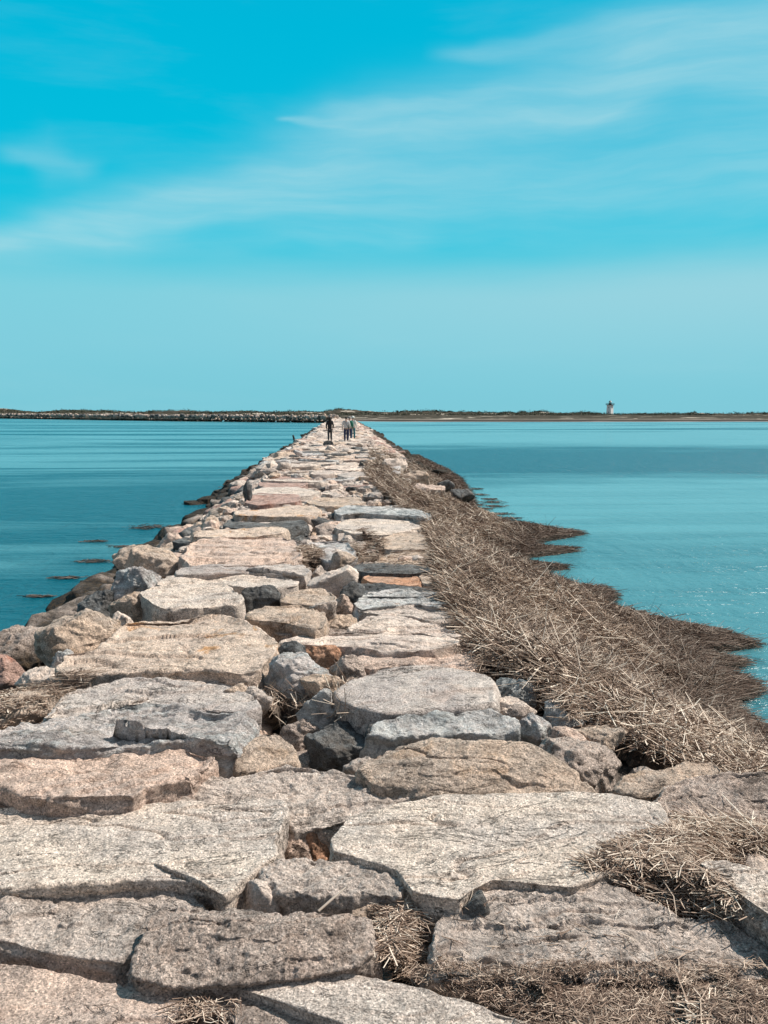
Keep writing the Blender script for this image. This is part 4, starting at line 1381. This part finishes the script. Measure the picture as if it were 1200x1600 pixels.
def bank_z(x, y, fine=True):
    d = dist_poly(x, y, shore, closed=False)
    e = x - np.interp(y, XR[:, 0], XR[:, 1])
    P_ = np.stack([x, y, x * 0], -1)
    thick = np.interp(y, [0, 30, 44, 50, 60], [.06, .09, .08, .0, -.25])
    pile = thick * (.75 + .9 * fbm(P_ * 1.1, 3)) * sstep(e, -.05, .40)
    z = slope_z(x) + pile + .03 * fbm(P_ * 5, 3)
    z = np.maximum(z, WATER + .05 + .03 * fbm(P_ * 2, 2))
    z = np.minimum(z, WATER + .01 + .13 * d + .42 * np.maximum(0, d - .7))
    return np.where(e < 0, z - .25 * np.clip(-e, 0, .4), z)


def bank():
    c = .06
    xs = np.arange(.5, 8.5, c); ys = np.concatenate([np.arange(1.6, 26, c), np.arange(26, 58, c * 2)])
    X, Y = np.meshgrid(xs, ys)
    ins = in_poly(X, Y, PW)
    Z = bank_z(X, Y)
    ny, nx = X.shape
    i = (np.arange(ny - 1)[:, None] * nx + np.arange(nx - 1)[None, :])
    ok = ins[:-1, :-1] | ins[1:, 1:] | ins[:-1, 1:] | ins[1:, :-1]
    i = i[ok]
    q = np.stack([i, i + 1, i + nx + 1, i + nx], 1)
    Z = np.where(ins, Z, np.minimum(Z, WATER - .02) * (X > 3) + (Z - .1) * (X <= 3))
    V = np.stack([X, Y, Z], -1).reshape(-1, 3)
    used = np.unique(q); rem = -np.ones(len(V), int); rem[used] = np.arange(len(used))
    V = V[used]; q = rem[q]
    rs = np.random.RandomState(11)
    out = []
    for (y0, y1, n) in ((2.2, 6.0, 48000), (6.0, 9.5, 64000), (9.5, 15, 62000), (15, 26, 52000), (26, 58, 32000)):
        yy = rs.uniform(y0, y1, n * 3); xx = rs.uniform(.6, 8.4, n * 3)
        k = in_poly(xx, yy, PW); xx, yy = xx[k][:n], yy[k][:n]
        n = len(xx)
        z = bank_z(xx, yy)
        d = dist_poly(xx, yy, shore, closed=False)
        sc = 1 + yy / 22
        L = rs.uniform(.06, .26, n) * np.where(rs.uniform(size=n) < .10, 1.7, 1) * np.minimum(sc, 1.4)
        W_ = rs.uniform(.002, .0065, n) * sc
        P_ = np.stack([xx, yy, xx * 0], -1)
        lay = 2.2 * fbm(P_ * .5, 2)
        ang = np.where(rs.uniform(size=n) < .8, np.where(rs.uniform(size=n) < .35, rs.normal(size=n) * .5, rs.uniform(0, math.pi, n)), lay + rs.normal(size=n) * .7 + .3)
        # stems at the water's edge lie along the spits
        ang = np.where(d < .35, rs.normal(size=n) * .45, ang)
        pitch = rs.normal(size=n) * .24 + np.where(rs.uniform(size=n) < .06, .6, 0)
        pitch = np.where(d < .35, pitch * .35, pitch) - .18 * np.cos(ang) * (d > .5)
        zz = z + rs.uniform(-.01, .05, n) * (1 + .3 * sc) + np.abs(np.sin(pitch)) * L * .3
        tn = np.clip(rs.beta(.9, 1.15, n), 0, 1)
        big = (rs.uniform(size=n) < .035) & (d > .4)      # longer bleached stalks on top
        tn = np.where(big, rs.uniform(.7, 1.0, n), tn); W_ = np.where(big, W_ * 1.2 + .001, W_); L = np.where(big, L * 1.35, L); zz = np.where(big, zz + .025, zz)
        out.append(stems(xx, yy, zz, L, W_, ang, pitch, tn, rs))
    sv = np.vstack([o[0] for o in out])
    off = 0; sq = []
    for o in out:
        sq.append(o[1] + off); off += len(o[0])
    sq = np.vstack(sq); st = np.concatenate([o[2] for o in out])
    wrack_object('reed_bank', 'thick bank of dead broken reeds covering the right slope down to the water', V, q, sv, sq, st)


bank()


def clump(label, poly, z0=0.0, pile=.08, n=3000, length=(.08, .3), width=(.002, .005), bright=0.0, jitter=.11, mound=True, name='reed_litter', direction=None, chips=False, c=.025, lo=.20):
    W = at_z([p[0] for p in poly], [p[1] for p in poly], z0)[:, :2]
    P2 = [tuple(p) for p in W]
    rs = np.random.RandomState(abs(int(poly[0][0] * 7 + poly[0][1])) % 9999)
    x0, y0 = W.min(0); x1, y1 = W.max(0)
    mv = mq = None

    def zf(x, y):
        hs = [HM.z(x + a, y + b) for a, b in ((0, 0), (.04, 0), (-.04, 0), (0, .04), (0, -.04))]
        hz = np.mean(hs, 0)
        hz = np.clip(hz, z0 - lo, z0 + .05)
        P_ = np.stack([x, y, x * 0], -1)
        d = dist_poly(x, y, P2) + .04 * fbm(P_ * 9, 2)
        return hz + pile * sstep(d, -.02, .16) * (.8 + .7 * fbm(P_ * 3.5, 3)) + .004
    if mound:
        X, Y = np.meshgrid(np.arange(x0, x1, c), np.arange(y0, y1, c))
        ins = in_poly(X, Y, P2) & (dist_poly(X, Y, P2) > .05 + .05 * perlin(np.stack([X * 8, Y * 8, X * 0], -1)))
        Z = zf(X, Y) - .012
        ny, nx = X.shape
        i = (np.arange(ny - 1)[:, None] * nx + np.arange(nx - 1)[None, :])
        ok = ins[:-1, :-1] & ins[1:, 1:] & ins[:-1, 1:] & ins[1:, :-1]
        i = i[ok]
        if len(i):
            q = np.stack([i, i + 1, i + nx + 1, i + nx], 1)
            V = np.stack([X, Y, Z], -1).reshape(-1, 3)
            used = np.unique(q); rem = -np.ones(len(V), int); rem[used] = np.arange(len(used))
            mv, mq = V[used], rem[q]
    xx = rs.uniform(x0 - .05, x1 + .05, n * 4); yy = rs.uniform(y0 - .05, y1 + .05, n * 4)
    k = in_poly(xx, yy, P2) & (dist_poly(xx, yy, P2) > rs.uniform(0, .09, len(xx)) * (1 if mound else 0)); xx, yy = xx[k][:n], yy[k][:n]
    m = len(xx)
    xx = xx + rs.normal(size=m) * .012; yy = yy + rs.normal(size=m) * .012
    L = rs.uniform(*length, m) * rs.uniform(.4, 1, m); W_ = rs.uniform(*width, m)
    P_ = np.stack([xx, yy, xx * 0], -1)
    ang = (direction if direction is not None else 0) + 2.0 * fbm(P_ * 1.6, 2) + rs.normal(size=m) * .9
    pitch = rs.normal(size=m) * jitter
    zz = zf(xx, yy) + rs.uniform(0, .035, m) * min(1, pile / .05) + np.abs(np.sin(pitch)) * L * .30
    sv, sq, st = stems(xx, yy, zz, L, W_, ang, pitch, np.clip(rs.beta(1.5, 1.6, m) + bright, 0, 1), rs)
    return wrack_object(name, label, mv, mq, sv, sq, st)


clump('tangled heap of dead reeds between the largest pale slab and the light grey block',
      [(895, 1386), (945, 1355), (1000, 1335), (1040, 1318), (1085, 1325), (1100, 1345), (1128, 1392), (1175, 1435), (1195, 1465), (1130, 1446), (1060, 1434), (965, 1396)], -.03, .05, 11000, (.06, .22), (.002, .0045))
clump('reed straws caught between the rough brown boulder and the light grey block',
      [(1035, 1300), (1080, 1285), (1200, 1282), (1300, 1290), (1320, 1370), (1200, 1352), (1110, 1345), (1050, 1330)], -.06, .05, 7500, (.08, .40), (.002, .0045), .05)
clump('brown reed litter along the front of the wide weathered slab',
      [(640, 1512), (690, 1520), (780, 1528), (930, 1530), (1050, 1530), (1200, 1522), (1320, 1500), (1330, 1700), (850, 1700), (800, 1592), (700, 1560), (640, 1535)], -.08, .03, 26000, (.012, .085), (.0014, .003), -.16, lo=.0, jitter=.07)
clump('bleached reed straws piled at the bottom right corner',
      [(880, 1625), (930, 1585), (1000, 1556), (1080, 1560), (1130, 1575), (1150, 1600), (1100, 1700), (880, 1700)], -.05, .04, 3800, (.06, .22), (.002, .005), .10)
clump('straws in the hollow between the coarse brown block and the wide weathered slab',
      [(565, 1515), (590, 1485), (600, 1445), (630, 1428), (680, 1428), (688, 1445), (660, 1470), (645, 1515), (600, 1525)], -.12, .05, 3800, (.06, .24), (.002, .0045), .05)
clump('spiky reed tuft in the gap at the centre of the walkway',
      [(392, 1098), (430, 1080), (470, 1080), (505, 1090), (510, 1120), (470, 1130), (420, 1128), (395, 1115)], -.10, .02, 300, (.08, .26), (.003, .006), .06, jitter=.5)
clump('few thin reeds leaning on the stones left of the large smooth grey slab',
      [(512, 1100), (545, 1085), (560, 1110), (560, 1138), (530, 1140), (512, 1125)], -.05, .02, 70, (.15, .42), (.003, .006), .25, jitter=.7, mound=False)
clump('reed tuft right of the striped rock in mid walkway',
      [(546, 842), (560, 832), (590, 836), (604, 850), (598, 868), (565, 874), (550, 862)], .02, .10, 1600, (.10, .32), (.004, .008), .0, c=.05)
clump('small reed tuft left of the striped rock in mid walkway',
      [(462, 868), (470, 856), (492, 852), (508, 862), (505, 880), (475, 884)], .04, .05, 700, (.08, .28), (.004, .008), .08, c=.05)
clump('chips of reed litter at the left photo edge',
      [(-60, 1090), (0, 1078), (45, 1072), (78, 1090), (80, 1110), (50, 1122), (0, 1135), (-60, 1140)], -.02, .03, 2600, (.02, .08), (.003, .007), .08, mound=False)
clump('a few reeds beside the left tip of the great tan slab',
      [(60, 1082), (100, 1064), (150, 1062), (140, 1074), (100, 1084), (70, 1090)], .03, .02, 260, (.08, .3), (.002, .005), .05, mound=False)
clump('reed scraps in the notch at the bottom edge left of centre',
      [(262, 1600), (285, 1578), (330, 1580), (380, 1592), (395, 1700), (250, 1700)], -.12, .01, 1100, (.03, .13), (.0018, .004), .02, jitter=.05)
clump('reeds lying over the right end of the mid walkway slabs',
      [(600, 800), (650, 795), (700, 800), (740, 820), (760, 900), (740, 1000), (715, 975), (712, 940), (690, 925), (690, 900), (660, 890), (690, 870), (720, 850), (700, 838), (660, 832), (675, 812), (650, 800)],
      .05, .05, 6500, (.10, .34), (.0035, .008), .05, c=.05)
clump('reed litter fringe over the brown cracked slab edge',
      [(735, 1060), (755, 1010), (720, 985), (730, 960), (790, 960), (860, 1060), (940, 1140), (880, 1120), (830, 1080), (780, 1058)], -.02, .06, 5200, (.08, .32), (.0025, .005), .05)
clump('thin reed dust scattered over the half buried tan slabs',
      [(560, 870), (600, 858), (690, 858), (720, 840), (740, 870), (700, 890), (600, 892), (565, 885)], .02, .008, 900, (.05, .2), (.003, .006), .05, mound=False)
clump('loose straws lying on the largest pale slab and the weathered slab',
      [(660, 1425), (800, 1400), (900, 1395), (1100, 1470), (1150, 1500), (900, 1510), (700, 1500)], -.0, .0, 70, (.02, .14), (.0015, .004), .0, jitter=.05, mound=False, name='loose_straws')

# a single thick straw leaning on the rough grey block
p0 = at_z(498, 1424, .0); p1 = at_z(541, 1386, .06)
mid = (p0 + p1) / 2; dv_ = p1 - p0
sv, sq, st = stems(np.array([mid[0]]), np.array([mid[1]]), np.array([mid[2]]), np.array([np.linalg.norm(dv_)]), np.array([.011]),
                   np.array([math.atan2(dv_[1], dv_[0])]), np.array([math.asin(dv_[2] / np.linalg.norm(dv_))]), np.array([.8]), np.random.RandomState(1), 0.0)
o = link('reed_stalk', np_mesh('reed_stalk', sv, sq, smooth=True, attr={'tone': st}), M_reed)
tag(o, 'single thick bleached reed stalk leaning on the rough grey block', 'reed')


# --- floating weed on the left and drifting reed mats on the right
def floating(name, label, patches, mat, cat):
    Vs, Qs, off, Ts = [], [], 0, []
    rs = np.random.RandomState(44)
    for (px, py, wpx, hpx) in patches:
        c0 = at_z(px, py, WATER + .01)
        sx_ = wpx * c0[1] / F / 2; sy_ = hpx / 2 * (c0[1] ** 2) / (F * (H - WATER))
        n = int(30 + wpx * 1.8)
        x = c0[0] + rs.uniform(-1, 1, n) * rs.uniform(.2, 2.0, n) * sx_; y = c0[1] + rs.normal(size=n) * sy_ * .3 + np.round(rs.normal(size=n) * .7) * sy_ * .5
        L = rs.uniform(.03, .15, n) * (1 + c0[1] / 40); W_ = rs.uniform(.004, .010, n) * (1 + c0[1] / 30)
        v, q, t_ = stems(x, y, np.full(n, WATER + .012) + rs.uniform(0, .02, n), L, W_, rs.normal(size=n) * .35, rs.normal(size=n) * .02, rs.uniform(0, .5, n), rs, .2)
        Vs.append(v); Qs.append(q + off); off += len(v); Ts.append(t_)
    o = link(name, np_mesh(name, np.vstack(Vs), np.vstack(Qs), smooth=False, attr={'tone': np.concatenate(Ts)}), mat)
    tag(o, label, cat, kind='stuff')


M_weed, t, bs = new_mat('floating_weed')
at_ = t.node('ShaderNodeAttribute', attribute_name='tone').outputs['Fac']
t.put(bs.inputs['Base Color'], t.ramp(at_, [(0, (.09, .068, .055)), (.5, (.24, .17, .13))]))
bs.inputs['Roughness'].default_value = .5
floating('floating_seaweed', 'brown seaweed floating in streaks on the water left of the breakwater',
         [(232, 824, 40, 7), (195, 854, 34, 3), (150, 877, 40, 5), (105, 903, 32, 3),
           (60, 932, 30, 2), (150, 846, 22, 2)], M_weed, 'seaweed')
floating('floating_reed_mats', 'small dark mats of reeds drifting off the right reed bank',
         [(744, 764, 12, 2), (752, 773, 14, 3), (766, 780, 14, 3), (770, 785, 24, 4), (774, 791, 24, 3), (784, 803, 26, 4), (790, 810, 34, 3), (672, 728, 18, 2), (748, 789, 10, 2), (700, 742, 8, 2), (760, 795, 12, 2), (712, 748, 10, 2)], M_weed, 'reeds')

# leaning post by the water on the left
pm = simple_mat('wet_dark_wood', (.05, .042, .035), .8)
pc = at_z(460, 688, -1.05)
po = lathe('leaning_post', [(0, -.6), (.13, -.6), (.12, .1), (.10, .52), (.055, .60), (0, .62)], 9, pm)
po.location = tuple(pc); po.rotation_euler = (R(4), R(-14), 0)
tag(po, 'short dark post leaning at the left waterline before the walkers', 'post')
# ------------------------------------------------------------------ people
def cloth(name, c, rough=.85):
    m_, t, bs = new_mat(name)
    gp = t.node('ShaderNodeTexCoord').outputs['Object']
    n = t.rng(t.noise(gp, 12, 5, .6), .3, .7, .8, 1.1)
    t.put(bs.inputs['Base Color'], t.mix(1.0, (*c, 1), t.comb(n, n, n), 'MULTIPLY'))
    bs.inputs['Roughness'].default_value = rough
    return m_


def skinned(name, pts, edges, mat, parent, sub=2, root=0):
    """pts: (x,y,z,rx,ry)"""
    me = bpy.data.meshes.new(name)
    me.from_pydata([p[:3] for p in pts], edges, [])
    me.update()
    o = link(name, me, mat, parent)
    sk = o.modifiers.new('skin', 'SKIN'); sk.use_smooth_shade = True
    if not me.skin_vertices:
        me.attributes  # layer is created with the modifier
    for i, p in enumerate(pts):
        me.skin_vertices[0].data[i].radius = (p[3], p[4])
        me.skin_vertices[0].data[i].use_root = (i == root)
    s_ = o.modifiers.new('subdivision', 'SUBSURF'); s_.levels = sub; s_.render_levels = sub
    return o


M_skin = cloth('skin_tone', (.46, .29, .21), .6)


def person(px, fy, hpx, label, jacket, trousers, shoes, hair, hair_c, yaw=0.0, stride=.12, arms=(0.1, 0.1), long_coat=False, cap=None, extra=None):
    z = .06
    p = at_z(px, fy, z)
    hgt = hpx * p[1] / F
    k = hgt / 1.72
    root = empty('person', (p[0], p[1], z), yaw)
    root.scale = (k, k, k)
    tag(root, label, 'person')
    L = stride
    la, ra = arms
    # facing +Y (away from the viewer); x right
    pts = [(0, 0, .93, .125, .10)]; ed = []

    def add(par, x, y, zz, r, r2=None):
        pts.append((x, y, zz, r, r2 or r)); ed.append((par, len(pts) - 1)); return len(pts) - 1
    sp1 = add(0, 0, .0, 1.10, .12, .09); sp2 = add(sp1, 0, .01, 1.30, .15, .10); nk0 = add(sp2, 0, 0, 1.43, .07, .065); nk = add(nk0, 0, .01, 1.50, .055)
    hd = add(nk, 0, .03, 1.575, .072, .085); hd2 = add(hd, 0, .015, 1.655, .078, .092); add(hd2, 0, .01, 1.70, .045, .05)
    add(hd, 0, .115, 1.60, .014)                                          # nose
    HA = {}
    for s, sw, key in ((-1, la, 'l'), (1, ra, 'r')):
        sh = add(sp2, s * .17, 0, 1.40, .06); e = add(sh, s * .235, -.02 + sw * .3, 1.13, .045); wr = add(e, s * .225, .08 + sw, .90, .028)
        pa = add(wr, s * .22, .10 + sw, .84, .034, .02)
        for f in range(4):
            fx = (-.024, -.008, .008, .024)[f]
            a = add(pa, s * .22 + fx * .3, .10 + sw + fx, .785 - .004 * (f in (1, 2)), .009)
            add(a, s * .215 + fx * .3, .105 + sw + fx, .745 - .008 * (f in (1, 2)), .008)
        th_ = add(pa, s * .195, .13 + sw, .82, .010); add(th_, s * .185, .14 + sw, .79, .009)
        HA[key] = (s * .22, .1 + sw, .84)
    legs = []
    for s in (-1, 1):
        st = s * L
        h = add(0, s * .09, 0, .86, .085); kn = add(h, s * .10, st * .6 + .02, .48, .058); an = add(kn, s * .105, st, .09, .038)
        ft = add(an, s * .11, st + .10, .035, .038, .03); add(ft, s * .115, st + .17, .025, .030, .02)
        legs.append((s, st))
    skinned('body', pts, ed, M_skin, root)
    # jacket with sleeves
    jp = [(0, 0, .88 if not long_coat else .60, .165, .125)]; je = []

    def addj(par, x, y, zz, r, r2=None):
        jp.append((x, y, zz, r, r2 or r)); je.append((par, len(jp) - 1)); return len(jp) - 1
    a = addj(0, 0, 0, 1.08, .155, .12); b = addj(a, 0, .01, 1.30, .178, .125); c = addj(b, 0, 0, 1.43, .085, .08)
    for s, sw in ((-1, la), (1, ra)):
        sh = addj(b, s * .18, 0, 1.39, .078); e = addj(sh, s * .24, -.02 + sw * .3, 1.13, .062); addj(e, s * .23, .07 + sw, .92, .050)
    skinned('jacket', jp, je, jacket, root)
    tp = [(0, 0, .95, .14, .115)]; te = []

    def addt(par, x, y, zz, r, r2=None):
        tp.append((x, y, zz, r, r2 or r)); te.append((par, len(tp) - 1)); return len(tp) - 1
    for s, st in legs:
        h = addt(0, s * .09, 0, .84, .10); kn = addt(h, s * .10, st * .6 + .02, .48, .076); addt(kn, s * .105, st, .10, .062)
    skinned('trousers', tp, te, trousers, root)
    for s, st in legs:
        skinned('shoe', [(s * .107, st - .03, .05, .048, .045), (s * .11, st + .08, .045, .05, .038), (s * .115, st + .18, .035, .04, .03)], [(0, 1), (1, 2)], shoes, root)
    if hair == 'long':
        skinned('hair', [(0, .0, 1.70, .075, .08), (0, -.03, 1.62, .105, .09), (0, -.07, 1.48, .11, .06), (0, -.09, 1.30, .10, .045), (0, -.09, 1.20, .06, .03)], [(0, 1), (1, 2), (2, 3), (3, 4)], hair_c, root)
    else:
        skinned('hair', [(0, .01, 1.71, .06, .07), (0, -.015, 1.65, .092, .10), (0, -.04, 1.56, .075, .06)], [(0, 1), (1, 2)], hair_c, root)
    if cap is not None:
        v = []; n = 16
        prof = [(.128, 1.635), (.125, 1.69), (.095, 1.745), (.045, 1.772), (.0, 1.778)]
        o = lathe('cap', prof, n, cap, root, smooth=True)
        skinned('cap_brim', [(-.06, .12, 1.645, .03, .008), (0, .18, 1.638, .05, .008), (.06, .12, 1.645, .03, .008)], [(0, 1), (1, 2)], cap, o)
    return root


c_black = cloth('black_cloth', (.022, .022, .025)); c_char = cloth('charcoal_cloth', (.055, .055, .06)); c_pale = cloth('pale_grey_cloth', (.60, .58, .56))
c_navy = cloth('navy_denim', (.022, .032, .085)); c_mint = cloth('off_white_cloth', (.66, .70, .66)); c_teal = cloth('teal_cloth', (.02, .17, .20)); c_green = cloth('green_cloth', (.03, .19, .13))
c_hair = cloth('dark_hair', (.018, .013, .010)); c_hair2 = cloth('grey_hair', (.25, .23, .21)); c_shoe = cloth('dark_shoe', (.03, .028, .027)); c_shoe2 = cloth('pale_shoe', (.45, .44, .42)); c_cap = cloth('pale_cap', (.62, .66, .62))
pa = person(515.5, 690.0, 38.5, 'person in black coat with long dark hair, standing apart on the left', c_black, c_char, c_shoe, 'long', c_hair, R(8), .07, (.02, .05), long_coat=True)
pb = person(541.0, 691.0, 39.5, 'person in pale grey jacket and navy jeans, dark strap across the back', c_pale, c_navy, c_shoe, 'short', c_hair, R(4), .12, (.12, .0))
skinned('shoulder_strap', [(-.13, -.10, 1.42, .022, .012), (-.04, -.145, 1.30, .022, .012), (.06, -.14, 1.15, .022, .012), (.14, -.10, 1.02, .022, .012), (.18, -.02, .96, .022, .012)], [(0, 1), (1, 2), (2, 3), (3, 4)], c_char, pb)
skinned('hip_bag', [(.17, -.06, .98, .06, .04), (.19, .05, .96, .06, .04)], [(0, 1)], c_char, pb)
pc_ = person(546.2, 688.5, 36.5, 'person in a grey cap and navy trousers half hidden behind the pale grey jacket', c_green, c_navy, c_shoe, 'short', c_hair2, 0, .10, (.05, .05), cap=c_hair2)
pd = person(551.5, 687.0, 35.5, 'person in an off white jacket, pale cap and teal trousers, rightmost of the group', c_mint, c_teal, c_shoe2, 'short', c_hair2, R(-5), .10, (.05, .08), cap=c_cap)
skinned('backpack', [(-.07, -.15, 1.36, .09, .06), (-.07, -.18, 1.18, .11, .07), (-.07, -.16, 1.02, .09, .06)], [(0, 1), (1, 2)], c_green, pd)
boulder('dark triangular stone standing before the person in the black coat', 513, 697, 17, 9, 'dark', z=.02, seed=901, npl=5, rough=.3, dep=.4)
boulder('pale stone heap in front of the dark triangular stone', 517, 706, 18, 10, 'pale', z=.02, seed=902, npl=7, dep=.6)
